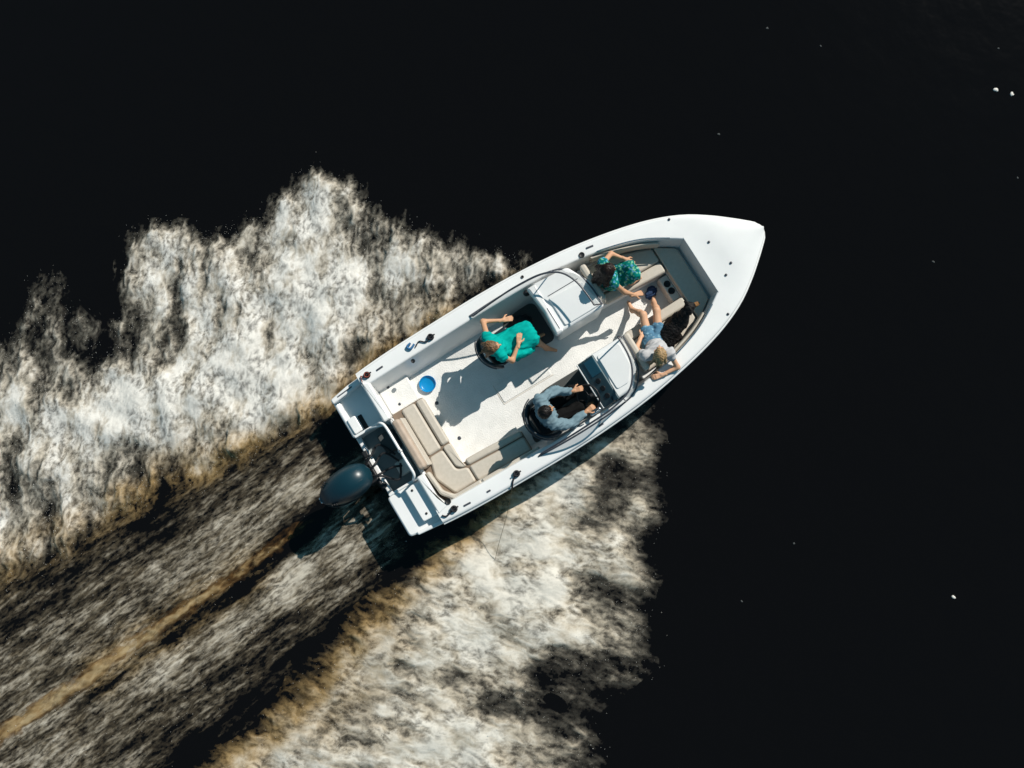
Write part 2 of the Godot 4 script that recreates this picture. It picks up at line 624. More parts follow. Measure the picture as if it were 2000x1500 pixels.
var WASH_MARKS := [[-2.77, 0.52, -5.32, 1.88, 0.31, 0.38, -0.17], [-5.32, 1.88, -8.22, 3.59, 0.42, 0.62, -0.20], [-2.75, 1.28, -4.30, 2.48, 0.42, 0.46, 0.12], [-4.30, 2.48, -6.54, 4.24, 0.46, 0.54, 0.02], [-2.74, 1.70, -3.78, 2.52, 0.15, 0.09, -0.70], [-3.78, 2.52, -5.02, 3.37, 0.07, 0.09, -0.35], [-2.28, 1.88, -3.33, 2.26, 0.15, 0.23, -0.12], [-2.96, 2.03, -3.99, 2.93, 0.12, 0.13, -0.65], [-3.99, 2.93, -5.01, 3.66, 0.13, 0.12, -0.50], [-5.01, 3.66, -6.30, 4.60, 0.11, 0.11, -0.30], [-1.82, 1.81, -3.31, 2.78, 0.35, 0.42, 0.18], [-3.31, 2.78, -5.21, 4.02, 0.42, 0.46, 0.16], [-5.21, 4.02, -6.92, 5.31, 0.38, 0.46, 0.06], [-1.51, 2.26, -3.29, 3.51, 0.27, 0.35, -0.10], [-3.29, 3.51, -5.31, 5.10, 0.31, 0.46, -0.14], [-1.28, 2.41, -2.98, 3.88, 0.15, 0.18, -0.50], [-2.98, 3.88, -4.56, 5.31, 0.20, 0.25, -0.42], [-4.56, 5.31, -5.47, 6.15, 0.31, 0.35, -0.35], [-2.38, 0.67, -2.68, 1.05, 0.18, 0.17, -0.40], [-1.95, 1.28, -2.28, 1.73, 0.15, 0.20, -0.12], [-1.83, 1.66, -1.51, 2.26, 0.17, 0.18, -0.30], [-2.77, 0.28, -2.65, 0.75, 0.14, 0.17, -0.40]]
var PORT_PEAT := [[0.08, -1.76, -1.17, -0.97, 0.14, 0.17, 0.55], [-1.17, -0.97, -2.70, 0.13, 0.23, 0.23, 0.80], [-2.70, 0.13, -3.98, 0.90, 0.23, 0.26, 0.60], [-3.98, 0.90, -5.71, 1.70, 0.26, 0.31, 0.75], [-5.71, 1.70, -7.54, 2.59, 0.31, 0.38, 0.65], [-1.86, -0.50, -3.08, 0.21, 0.31, 0.35, 0.35], [-1.09, -1.29, -2.34, -0.97, 0.31, 0.23, 0.25], [-5.12, 1.28, -4.45, 0.75, 0.46, 0.38, 0.40]]
var STBD_PEAT := [[0.00, 1.55, -1.06, 2.37, 0.20, 0.23, 0.70], [-1.06, 2.37, -2.25, 3.44, 0.31, 0.32, 0.90], [-2.25, 3.44, -3.55, 4.74, 0.35, 0.38, 0.85], [-3.55, 4.74, -4.54, 5.87, 0.42, 0.46, 0.80], [-1.80, 3.51, -2.67, 4.60, 0.46, 0.46, 0.40], [-0.53, 2.18, 0.38, 1.51, 0.31, 0.23, 0.30]]
var WASH_PEAT := [[-2.77, 0.28, -4.58, 1.20, 0.15, 0.20, 0.50], [-4.58, 1.20, -7.54, 2.71, 0.23, 0.31, 0.50], [-3.77, 2.63, -5.95, 4.09, 0.31, 0.35, 0.50], [-1.13, 2.41, -2.98, 4.09, 0.18, 0.23, 0.60]]
var RIDGE := [V2(-3.04, 1.94), V2(-3.26, 2.11), V2(-3.55, 2.33), V2(-3.92, 2.62), V2(-4.36, 2.93), V2(-4.87, 3.27), V2(-5.38, 3.62), V2(-5.96, 4.02), V2(-6.53, 4.44), V2(-7.03, 4.75), V2(-7.52, 5.07), V2(-8.43, 5.66), V2(-9.47, 6.36)]
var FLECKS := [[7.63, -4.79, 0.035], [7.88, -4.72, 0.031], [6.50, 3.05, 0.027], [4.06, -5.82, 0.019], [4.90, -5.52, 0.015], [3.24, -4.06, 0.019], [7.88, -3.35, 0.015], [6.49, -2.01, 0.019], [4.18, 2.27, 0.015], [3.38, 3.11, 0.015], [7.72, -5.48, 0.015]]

func inside_by(poly: Array, p: Vector2) -> float:
	var best := 1e9
	var odd := false
	var a: Vector2 = poly[-1]
	for b in poly:
		var ab: Vector2 = b - a
		var t := clampf((p - a).dot(ab) / ab.length_squared(), 0.0, 1.0)
		best = minf(best, (p - a - ab * t).length_squared())
		if (a.y > p.y) != (b.y > p.y) and p.x < a.x + ab.x * (p.y - a.y) / ab.y:
			odd = not odd
		a = b
	return sqrt(best) * (1.0 if odd else -1.0)

func marks_at(marks: Array, p: Vector2) -> float:
	var s := 0.0
	for m in marks:
		var a := Vector2(m[0], m[1])
		var ab := Vector2(m[2], m[3]) - a
		var t := clampf((p - a).dot(ab) / maxf(ab.length_squared(), 1e-6), 0.0, 1.0)
		var d := (p - a - ab * t).length() / lerpf(m[4], m[5], t)
		if d < 1.5:
			s += m[6] * (1.0 - smoothstep(0.45, 1.5, d))
	return s

func fnoise(seed_: int, size: float, oct := 3, kind := FastNoiseLite.TYPE_SIMPLEX_SMOOTH, ridged := false) -> FastNoiseLite:
	var f := FastNoiseLite.new()
	f.seed = seed_
	f.noise_type = kind
	f.frequency = 1.0 / size
	f.fractal_type = FastNoiseLite.FRACTAL_RIDGED if ridged else FastNoiseLite.FRACTAL_FBM
	f.fractal_octaves = oct
	return f

# how much foam lies where, on a coarse raster, then made into a lacy sheet of real relief
func foam_sheet(called: String, label: String, poly: Array, marks: Array, how: Dictionary) -> void:
	var lo := Vector2(1e9, 1e9)
	var hi := -lo
	for p in poly:
		lo = lo.min(p)
		hi = hi.max(p)
	lo = (lo - Vector2.ONE * 0.6).max(Vector2(-9.6, -5.0))
	hi = (hi + Vector2.ONE * 0.6).min(Vector2(4.0, 6.6))
	var big := 0.1
	var cw := int((hi.x - lo.x) / big) + 3
	var ch := int((hi.y - lo.y) / big) + 3
	var coarse := PackedFloat32Array()
	coarse.resize(cw * ch)
	var peat := PackedFloat32Array()
	peat.resize(cw * ch)
	var amber := Color(0.40, 0.27, 0.12)
	var edge: float = how.edge
	for y in ch:
		for x in cw:
			var p := lo + Vector2(x, y) * big
			var d := inside_by(poly, p)
			if d > -edge * 1.6:
				coarse[y * cw + x] = how.base * smoothstep(-edge, edge, d) + (marks_at(marks, p) if d > -0.4 else 0.0)
				peat[y * cw + x] = marks_at(how.get("peat", []), p)
	var step := 0.0115
	var to_boat := BT.affine_inverse()
	var w := int((hi.x - lo.x) / step)
	var h := int((hi.y - lo.y) / step)
	var n_big := fnoise(how.seed, how.lump, 2)
	var n_med := fnoise(how.seed + 1, how.patch, 3)
	var n_fine := fnoise(how.seed + 2, how.speck, 5)
	n_fine.fractal_gain = 0.68
	var n_calm := fnoise(how.seed + 7, 0.7, 3)
	var n_lace := fnoise(how.seed + 3, how.lace, 2, FastNoiseLite.TYPE_SIMPLEX_SMOOTH, true)
	var warp := fnoise(how.seed + 4, 0.35, 2)
	var tint := fnoise(how.seed + 5, 0.5, 4)
	var dir: Vector2 = how.dir
	var across := Vector2(-dir.y, dir.x)
	var squeeze: float = how.squeeze
	var thick: float = how.thick
	var mb := MB.new()
	var last := PackedInt32Array()
	last.resize(w)
	last.fill(-1)
	var deep: Color = how.deep
	var mid: Color = how.mid
	var white: Color = how.white
	for y in h:
		var row := PackedInt32Array()
		row.resize(w)
		row.fill(-1)
		var fy := y * step / big
		var cy := int(fy)
		fy -= cy
		for x in w:
			var fx := x * step / big
			var cx := int(fx)
			fx -= cx
			var i := cy * cw + cx
			var dn := lerpf(lerpf(coarse[i], coarse[i + 1], fx), lerpf(coarse[i + cw], coarse[i + cw + 1], fx), fy)
			if dn <= 0.02:
				continue
			var px := lo.x + x * step
			var pz := lo.y + y * step
			if px > -2.6:
				var bq := to_boat * Vector3(px, 0, pz)
				if bq.x > 0.0 and bq.x < 6.0 and absf(bq.z) < 1.06:
					continue
			var wa: float = warp.get_noise_2d(px, pz) * how.warp
			var wb: float = warp.get_noise_2d(px + 40.0, pz) * how.warp
			var s := ((px + wa) * dir.x + (pz + wb) * dir.y) * squeeze
			var t := (px + wa) * across.x + (pz + wb) * across.y
			var nm := n_med.get_noise_2d(s, t)
			var nf := n_fine.get_noise_2d(s * how.fine_pull, t)
			var nl := n_lace.get_noise_2d(s, t)
			var e: float = dn + nm * how.k_med + nf * how.k_fine + nl * how.k_lace - 0.5
			var whole := smoothstep(-how.soft, how.soft, dn + nm * how.k_med + nf * how.k_fine * 0.35 - 0.5)
			var gap := 1.0 - smoothstep(-0.75, 0.55, nf * 1.25 + nl * how.k_lace * 0.5)
			var rich: float = minf(0.72, how.fleck * (0.35 + 1.3 * smoothstep(-0.35, 0.35, n_calm.get_noise_2d(px, pz))))
			var cover: float = how.cover * whole * (1.0 - gap * lerpf(0.97, rich, whole))
			if cover < 0.02:
				continue
			var nb := n_big.get_noise_2d(px, pz)
			var ramp := smoothstep(-0.35, 0.35, dn + nm * how.k_med - 0.5)
			var yy: float = 0.006 + ramp * (thick * (0.35 + maxf(0.0, dn) * 0.4 + nb * 0.9) + how.rough * (nf * 0.9 + nl * 0.45) + how.rough * 1.6 * nm)
			yy = maxf(yy, 0.006)
			row[x] = mb.v.size()
			mb.v.append(Vector3(px, yy, pz))
			var th := clampf((e - nf * how.k_fine * 0.6) * 1.5 + how.tint * tint.get_noise_2d(px, pz) + how.pale, 0.0, 1.0)
			var tone := deep.lerp(mid, minf(1.0, th * 2.2)) if th < 0.4545 else mid.lerp(white, (th - 0.4545) / 0.5455)
			var wm := clampf(lerpf(lerpf(peat[i], peat[i + 1], fx), lerpf(peat[i + cw], peat[i + cw + 1], fx), fy) * (1.0 + 1.2 * nm), 0.0, 1.0)
			tone = tone.lerp(amber, wm * (1.0 - 0.5 * th))
			tone.a = cover
			mb.c.append(tone)
			if x > 0:
				var a := last[x - 1]
				var b := last[x]
				var c := row[x - 1]
				var d := row[x]
				if a >= 0 and b >= 0 and c >= 0:
					mb.tri(a, b, c)
				if b >= 0 and c >= 0:
					mb.tri(b, d, c)
		last = row
	mb.begin()
	mb.v0 = 0
	mb.i0 = 0
	mb.smooth_only()
	var up := 0.0
	for k in range(0, mb.n.size(), 97):
		up += mb.n[k].y
	if up < 0.0:
		for k in mb.n.size():
			mb.n[k] = -mb.n[k]
		for t in range(0, mb.ix.size(), 3):
			var q := mb.ix[t]
			mb.ix[t] = mb.ix[t + 1]
			mb.ix[t + 1] = q
	var o := obj(called, mb, mats.foam, self, true)
	tag(o, label, "foam", "", "stuff")
	# loose drops thrown up over the sheet and past its edge
	var rng := RandomNumberGenerator.new()
	rng.seed = how.seed * 77 + 5
	var buf := PackedFloat32Array()
	var made := 0
	var fling: Vector2 = how.fling
	var n_gust := fnoise(how.seed + 9, 0.16, 3)
	var fl := fling.normalized()
	for tries in how.drops * 9:
		if made >= how.drops:
			break
		var p := Vector2(rng.randf_range(lo.x, hi.x), rng.randf_range(lo.y, hi.y))
		var gx := (p - lo) / big
		var ci := int(gx.y) * cw + int(gx.x)
		var dn := coarse[ci]
		if dn < 0.04 or rng.randf() > minf(1.0, dn * 1.4) * (0.08 + 0.92 * pow(smoothstep(-0.25, 0.45, n_gust.get_noise_2d(p.dot(fl) * 0.3, p.dot(Vector2(-fl.y, fl.x)))), 1.6)):
			continue
		var reach: float = absf(rng.randfn(0.0, 1.0)) * how.throw
		p += fling * reach + Vector2(rng.randfn(0.0, 0.04), rng.randfn(0.0, 0.04))
		var q := BT.affine_inverse() * Vector3(p.x, 0, p.y)
		if q.x > -0.05 and q.x < 6.6 and absf(q.z) < cubic(HB, q.x) + 0.03:
			continue
		var yy: float = 0.02 + rng.randf() * how.thick * 1.3 + reach * 0.25
		var r := rng.randf_range(0.002, 0.0045)
		if rng.randf() < 0.03:
			r *= 1.6
		var an := rng.randf() * TAU
		var ca := cos(an) * r
		var sa := sin(an) * r
		buf.append_array(PackedFloat32Array([ca, 0, sa, p.x, 0, r, 0, yy, -sa, 0, ca, p.y]))
		made += 1
	var drop := MB.new()
	drop.begin()
	for d in [Vector3(1, 0, 0), Vector3(-0.9, 0.2, 0.1), Vector3(0, 1.1, 0), Vector3(0.1, -1, 0), Vector3(0, 0.1, 1), Vector3(0, -0.1, -1.2)]:
		drop.v.append(d)
	for f in [[0, 2, 4], [4, 2, 1], [1, 2, 5], [5, 2, 0], [4, 3, 0], [1, 3, 4], [5, 3, 1], [0, 3, 5]]:
		drop.tri(f[0], f[1], f[2])
	drop.finish(Vector3.ZERO)
	var mm := MultiMesh.new()
	mm.transform_format = MultiMesh.TRANSFORM_3D
	mm.mesh = drop.mesh()
	mm.instance_count = made
	mm.buffer = buf
	var mi := MultiMeshInstance3D.new()
	mi.name = called.replace("foam", "droplets")
	mi.multimesh = mm
	mi.material_override = mats.drops
	add_child(mi, true)
	tag(mi, how.drop_label, "droplets", "", "stuff")

func wake() -> void:
	foam_sheet("port_spray_foam", "tall white splashing foam thrown out from the boat's port side", PORT, PORT_MARKS, {
		"seed": 11, "warp": 0.04, "edge": 0.24, "base": 0.76, "tint": 0.40, "lump": 1.1, "patch": 0.40, "speck": 0.105, "lace": 0.13, "dir": Vector2(0.12, -1).normalized(), "squeeze": 0.40, "fine_pull": 1.7,
		"k_med": 0.46, "k_fine": 0.52, "k_lace": 0.14, "soft": 0.48, "fleck": 0.62, "cover": 0.97, "thick": 0.13, "rough": 0.006, "pale": 0.12, "peat": PORT_PEAT,
		"deep": Color(0.21, 0.195, 0.16), "mid": Color(0.52, 0.47, 0.39), "white": Color(0.70, 0.68, 0.635),
		"drops": 9000, "fling": Vector2(-0.08, -0.6), "throw": 0.16, "drop_label": "loose white drops flying over the port side splash"})
	foam_sheet("starboard_spray_foam", "feathery cream foam fanning out from the boat's starboard side", STBD, STBD_MARKS, {
		"seed": 31, "warp": 0.04, "edge": 0.26, "base": 0.80, "tint": 0.40, "lump": 1.2, "patch": 0.46, "speck": 0.12, "lace": 0.15, "dir": Vector2(1, 0.30).normalized(), "squeeze": 0.36, "fine_pull": 1.5,
		"k_med": 0.40, "k_fine": 0.44, "k_lace": 0.12, "soft": 0.52, "fleck": 0.48, "cover": 0.96, "thick": 0.09, "rough": 0.005, "pale": 0.12, "peat": STBD_PEAT,
		"deep": Color(0.21, 0.19, 0.155), "mid": Color(0.53, 0.465, 0.365), "white": Color(0.70, 0.665, 0.59),
		"drops": 3500, "fling": Vector2(0.5, 0.12), "throw": 0.12, "drop_label": "fine drops hanging over the starboard side foam"})
	foam_sheet("stern_wash_foam", "flat lacy grey foam streaked along the wake behind the motor", WASH, WASH_MARKS, {
		"seed": 51, "warp": 0.02, "edge": 0.12, "base": 0.48, "tint": 0.3, "lump": 0.8, "patch": 0.17, "speck": 0.06, "lace": 0.10, "dir": Vector2(-0.81, 0.585), "squeeze": 0.18, "fine_pull": 2.0,
		"k_med": 0.36, "k_fine": 0.50, "k_lace": 0.30, "soft": 0.50, "fleck": 0.66, "cover": 0.86, "thick": 0.006, "rough": 0.0025, "pale": 0.12, "peat": WASH_PEAT,
		"deep": Color(0.18, 0.145, 0.095), "mid": Color(0.37, 0.32, 0.245), "white": Color(0.56, 0.51, 0.425),
		"drops": 900, "fling": Vector2(-0.1, 0.0), "throw": 0.05, "drop_label": "scattered drops over the flat wash astern"})
	# the amber ridge of churned water along the middle of the wake
	var left := []
	var right := []
	for k in RIDGE.size():
		var t := k / float(RIDGE.size() - 1)
		var dv: Vector2 = (RIDGE[mini(k + 1, RIDGE.size() - 1)] - RIDGE[maxi(k - 1, 0)]).normalized()
		var sd := Vector2(-dv.y, dv.x) * lerpf(0.012, 0.135, pow(t, 0.7))
		left.append(RIDGE[k] + sd)
		right.push_front(RIDGE[k] - sd)
	foam_sheet("propeller_wash_foam", "amber brown ridge of churned water trailing straight behind the motor", left + right, [], {
		"seed": 71, "warp": 0.03, "edge": 0.07, "base": 1.0, "tint": 0.5, "lump": 0.5, "patch": 0.16, "speck": 0.11, "lace": 0.10, "dir": Vector2(-0.81, 0.585), "squeeze": 0.35, "fine_pull": 1.6,
		"k_med": 0.40, "k_fine": 0.34, "k_lace": 0.16, "soft": 0.45, "fleck": 0.35, "cover": 0.72, "thick": 0.025, "rough": 0.004, "pale": -0.05,
		"deep": Color(0.16, 0.085, 0.028), "mid": Color(0.32, 0.215, 0.10), "white": Color(0.45, 0.34, 0.19),
		"drops": 200, "fling": Vector2(-0.1, 0.0), "throw": 0.05, "drop_label": "scattered drops over the amber ridge behind the motor"})
	var fm := fnoise(91, 0.01, 2)
	for k in FLECKS.size():  # solid flecks stand in for sun glints, the glint put into their colour
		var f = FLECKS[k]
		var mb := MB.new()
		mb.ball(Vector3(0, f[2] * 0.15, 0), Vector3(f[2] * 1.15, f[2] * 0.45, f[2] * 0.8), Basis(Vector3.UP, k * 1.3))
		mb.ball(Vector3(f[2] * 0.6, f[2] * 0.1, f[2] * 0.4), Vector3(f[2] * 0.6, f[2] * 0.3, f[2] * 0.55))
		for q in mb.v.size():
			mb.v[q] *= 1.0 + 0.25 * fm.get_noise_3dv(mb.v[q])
		var o := obj("glint_fleck", mb, mats.drops if k < 3 else mats.rubber_mat, self)
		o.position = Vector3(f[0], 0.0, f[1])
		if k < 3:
			tag(o, "small white fleck standing in for a sun glint on open dark water", "glint fleck", "white flecks on the open water")
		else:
			tag(o, "tiny dull grey fleck standing in for a dim glint on open dark water", "fleck", "grey flecks on the open water")


# ---------------------------------------------------------------- the boat
var HB := [[0.0, 1.14], [0.3, 1.195], [0.7, 1.24], [1.2, 1.27], [1.8, 1.285], [2.5, 1.295], [3.2, 1.275], [3.9, 1.215], [4.5, 1.12], [5.0, 1.01], [5.4, 0.885], [5.75, 0.725], [6.05, 0.525], [6.3, 0.325], [6.45, 0.195], [6.52, 0.13], [6.56, 0.08], [6.575, 0.03]]
var INNER := [[0.5, 1.00], [1.2, 1.02], [2.4, 1.045], [3.3, 1.04], [3.8, 1.015], [4.3, 0.94], [4.7, 0.84], [5.0, 0.735], [5.3, 0.58], [5.52, 0.44]]
const FLOOR := 0.27

func gun(x: float) -> float:
	return 0.86 + 0.15 * smoothstep(1.0, 6.5, x)

func sheer(x: float) -> float:
	return lerpf(0.60, gun(x), smoothstep(0.40, 0.56, x))

func stations(a: float, b: float, n: int) -> Array:
	var out := []
	for k in n:
		out.append(lerpf(a, b, k / float(n - 1)))
	return out

func boat() -> void:
	var b := Node3D.new()
	b.name = "motor_boat"
	add_child(b, true)
	b.transform = BT
	tag(b, "white open motor boat with beige seats speeding over dark water", "boat")
	hull(b)
	stern(b)
	cockpit(b)
	consoles(b)
	bow(b)
	fittings(b)
	outboard(b)

func hull(b: Node3D) -> void:
	var mb := MB.new()
	mb.begin()
	var rows := []
	for x in stations(0.0, 6.0, 41) + stations(6.05, 6.53, 12) + [6.545, 6.56, 6.568, 6.575]:
		var w := cubic(HB, x)
		var top := sheer(x) - 0.075
		var rise := smoothstep(3.6, 6.55, x)
		var keel := lerpf(-0.42, top - 0.06, rise * rise)
		var chine := lerpf(0.02, top - 0.03, rise)
		var cw := w * lerpf(0.90, 0.72, smoothstep(3.0, 5.8, x))
		var row := []
		for s in [-1.0, 1.0]:
			var half := []
			for k in 5:
				half.append(Vector3(x, lerpf(top, chine, k / 5.0), s * lerpf(w - 0.012, cw, pow(k / 5.0, 0.9))))
			for k in 4:
				half.append(Vector3(x, lerpf(chine, keel, k / 4.0), s * cw * (1.0 - k / 4.0)))
			if s < 0.0:
				row = half + [Vector3(x, keel, 0)]
			else:
				half.reverse()
				row += half
		rows.append(row)
	mb.grid(rows)
	mb.finish(Vector3(3, 0.4, 0))
	mb.begin()
	mb.cap(rows[-1])
	mb.finish(Vector3(3, 0.4, 0))
	obj("hull", mb, mats.gelcoat, b)
	# transom boards either side of the motor well and the low board behind it
	var tr := MB.new()
	tr.rbox(Vector3(0.035, 0.13, -0.80), Vector3(0.07, 0.76, 0.62), 0.02)
	tr.rbox(Vector3(0.035, 0.13, 0.80), Vector3(0.07, 0.76, 0.62), 0.02)
	tr.rbox(Vector3(0.037, 0.08, 0.0), Vector3(0.074, 0.72, 1.02), 0.02)
	obj("transom", tr, mats.gelcoat, b)
	for s in [-1.0, 1.0]:
		# gunwale: outer lip, flat top, rounded inner lip, inner wall down to the floor
		var g := MB.new()
		g.begin()
		rows = []
		for x in stations(0.5, 5.52, 61):
			var w := cubic(HB, x)
			var i := cubic(INNER, x)
			var y := gun(x)
			var foot := i - 0.10 * (1.0 - smoothstep(3.0, 4.4, x)) - 0.03
			var row := []
			for p in [[w - 0.012, y - 0.08], [w, y - 0.06], [w - 0.004, y - 0.028], [w - 0.02, y - 0.008], [w - 0.045, y], [lerpf(w - 0.045, i + 0.03, 0.5), y], [i + 0.03, y], [i + 0.01, y - 0.008], [i, y - 0.028], [lerpf(i, foot, 0.5), lerpf(y, FLOOR, 0.5)], [foot, FLOOR - 0.02]]:
				row.append(Vector3(x, p[1], s * p[0]))
			rows.append(row)
		g.grid(rows)
		var q := Vector3(3, 0.0, s * 1.15)
		g.finish(q)
		g.begin()
		g.cap(rows[0])
		g.finish(Vector3(3, 0.5, s * 1.1))
		obj("gunwale", g, mats.gelcoat, b)
		var path := []
		for x in stations(0.5, 6.0, 50) + stations(6.05, 6.57, 14):
			path.append(Vector3(x, gun(x) - 0.075, s * (cubic(HB, x) + 0.006)))
		var r := MB.new()
		path.append(Vector3(6.572, gun(6.57) - 0.075, 0))
		r.tube(path, 0.020, 8)
		obj("rub_rail", r, mats.gelcoat, b)
	# foredeck
	var f := MB.new()
	f.begin()
	rows = []
	for x in stations(5.52, 6.05, 12) + stations(6.1, 6.53, 11) + [6.545, 6.56, 6.568, 6.575]:
		var w := cubic(HB, x)
		var y := gun(x)
		var row := []
		var camber := 0.035 * smoothstep(5.5, 6.1, x)
		var lip := minf(1.0, w / 0.1)
		for k in 25:
			var q := k / 12.0 - 1.0
			row.append(Vector3(x, y + camber * (1.0 - q * q), q * (w - 0.045 * lip)))
		for e in [[0.02, 0.008], [0.004, 0.028], [0.0, 0.06], [0.012, 0.08]]:
			row.push_front(Vector3(x, y - e[1], -w + e[0] * lip))
			row.push_back(Vector3(x, y - e[1], w - e[0] * lip))
		rows.append(row)
	f.grid(rows)
	f.finish(Vector3(6, -100, 0))
	f.begin()
	f.cap(rows[-1])
	f.finish(Vector3(3, 0.5, 0))
	# bulkhead below its after edge
	f.begin()
	var top := []
	var low := []
	for k in 13:
		var zz := (k / 6.0 - 1.0) * 0.46
		top.append(Vector3(5.52, gun(5.52), zz))
		low.append(Vector3(5.50, FLOOR - 0.02, zz))
	f.grid([top, low])
	f.finish(Vector3(8, 0.5, 0))
	obj("foredeck", f, mats.gelcoat, b)
	# cockpit floor and bow floor
	var c := MB.new()
	var ol := [Vector2(0.55, -0.9), Vector2(1.2, -0.93), Vector2(3.0, -0.95), Vector2(4.3, -0.93), Vector2(5.0, -0.72), Vector2(5.53, -0.43), Vector2(5.53, 0.43), Vector2(5.0, 0.72), Vector2(4.3, 0.93), Vector2(3.0, 0.95), Vector2(1.2, 0.93), Vector2(0.55, 0.9)]
	c.slab(ol, FLOOR - 0.06, FLOOR, 0.002, 0.0)
	obj("cockpit_floor", c, mats.deck_white, b)

func stern(b: Node3D) -> void:
	# port boarding platform, low
	var p := MB.new()
	p.slab([Vector2(0.005, -1.12), Vector2(0.005, -0.50), Vector2(0.52, -0.50), Vector2(0.52, -1.19), Vector2(0.3, -1.175)], 0.1, 0.46, 0.02, 0.05)
	var port := obj("boarding_platform", p, mats.gelcoat, b)
	var rim := MB.new()
	rim.slab([Vector2(-0.015, -1.14), Vector2(-0.015, -1.06), Vector2(0.5, -1.12), Vector2(0.5, -1.215), Vector2(0.3, -1.20)], 0.42, 0.62, 0.02, 0.03)
	rim.slab([Vector2(-0.02, -1.10), Vector2(-0.02, -0.50), Vector2(0.055, -0.50), Vector2(0.055, -1.10)], 0.3, 0.52, 0.025, 0.03)
	obj("rim", rim, mats.gelcoat, port)
	var recess := MB.new()
	recess.rbox(Vector3(0.215, 0.455, -0.64), Vector3(0.07, 0.03, 0.24), 0.01)
	obj("ladder_recess", recess, mats.black_plastic, port)
	var lid := MB.new()
	lid.slab([Vector2(0.03, -0.78), Vector2(0.03, -0.53), Vector2(0.17, -0.53), Vector2(0.17, -0.78)], 0.46, 0.55, 0.015, 0.03)
	obj("lid", lid, mats.gelcoat, port)
	var slot := MB.new()
	slot.rbox(Vector3(0.22, 0.618, -1.135), Vector3(0.26, 0.012, 0.02), 0.005, Basis(Vector3.UP, 0.1))
	obj("slot", slot, mats.dark_frame, port)
	# starboard platform in two steps
	p = MB.new()
	p.slab([Vector2(-0.02, 0.50), Vector2(-0.02, 1.14), Vector2(0.3, 1.195), Vector2(0.52, 1.215), Vector2(0.52, 0.50)], 0.1, 0.66, 0.025, 0.05)
	var st := obj("stern_platform", p, mats.gelcoat, b)
	p = MB.new()
	p.slab([Vector2(0.26, 0.53), Vector2(0.26, 1.06), Vector2(0.515, 1.08), Vector2(0.515, 0.53)], 0.6, 0.765, 0.015, 0.03)
	obj("locker_lid", p, mats.gelcoat, st)
	for q in [[0.35, 0.60], [0.36, 0.98]]:
		p = MB.new()
		p.lathe([Vector2(0.018, 0.0), Vector2(0.018, 0.008), Vector2(0.001, 0.01)], Transform3D(Basis(), Vector3(q[0], 0.764, q[1])), 12)
		obj("latch", p, mats.black_plastic, st)
	p = MB.new()
	p.slab([Vector2(0.1, 1.13), Vector2(0.1, 1.18), Vector2(0.5, 1.225), Vector2(0.5, 1.16)], 0.55, 0.70, 0.015, 0.02)
	obj("rim", p, mats.gelcoat, st)
	# coaming across the stern, open in the middle for the motor
	p = MB.new()
	p.slab([Vector2(0.50, -1.10), Vector2(0.50, -0.42), Vector2(0.62, -0.42), Vector2(0.62, -1.02)], 0.2, 0.87, 0.025, 0.03)
	p.slab([Vector2(0.50, 0.48), Vector2(0.50, 1.10), Vector2(0.70, 1.05), Vector2(0.62, 0.85), Vector2(0.62, 0.48)], 0.2, 0.865, 0.025, 0.03)
	p.slab([Vector2(0.57, -0.44), Vector2(0.57, 0.50), Vector2(0.63, 0.50), Vector2(0.63, -0.44)], 0.2, 0.72, 0.02, 0.01)
	obj("stern_coaming", p, mats.gelcoat, b)
	# motor well
	p = MB.new()
	p.slab([Vector2(0.02, -0.50), Vector2(0.02, 0.50), Vector2(0.58, 0.50), Vector2(0.58, -0.50)], 0.2, 0.34, 0.01, 0.02)
	var well := obj("motor_well", p, mats.well_grey, b)
	for s in [-1.0, 1.0]:
		p = MB.new()
		p.rbox(Vector3(0.30, 0.42, s * 0.485), Vector3(0.56, 0.5, 0.04), 0.015)
		obj("side_wall", p, mats.gelcoat, well)
	p = MB.new()
	p.rbox(Vector3(0.40, 0.42, -0.2), Vector3(0.24, 0.18, 0.30), 0.02)
	obj("battery_box", p, mats.rubber_mat, well)
	p = MB.new()
	p.rbox(Vector3(0.40, 0.40, 0.22), Vector3(0.22, 0.14, 0.22), 0.03)
	obj("oil_tank", p, mats.liner, well)
	# white tow bar
	p = MB.new()
	p.tube(smooth_path([Vector3(0.40, 0.50, -0.47), Vector3(0.44, 0.92, -0.44), Vector3(0.50, 1.01, -0.36), Vector3(0.51, 1.03, -0.1), Vector3(0.51, 1.03, 0.2), Vector3(0.51, 1.01, 0.42), Vector3(0.46, 0.90, 0.48), Vector3(0.42, 0.50, 0.49)], 6), 0.021, 10)
	p.tube([Vector3(0.50, 1.0, -0.37), Vector3(0.30, 0.86, -0.45), Vector3(0.16, 0.55, -0.5)], 0.014, 8)
	p.lathe([Vector2(0.03, -0.03), Vector2(0.03, 0.03), Vector2(0.012, 0.05)], Transform3D(Basis(), Vector3(0.51, 1.05, 0.06)), 12)
	obj("tow_bar", p, mats.gelcoat, b)

func cushion(b: Node, called: String, outline: Array, y0: float, y1: float, m := "vinyl", r := 0.03) -> void:
	var c := MB.new()
	c.slab(outline, y0, y1, r, 0.045)
	obj(called, c, mats[m], b)

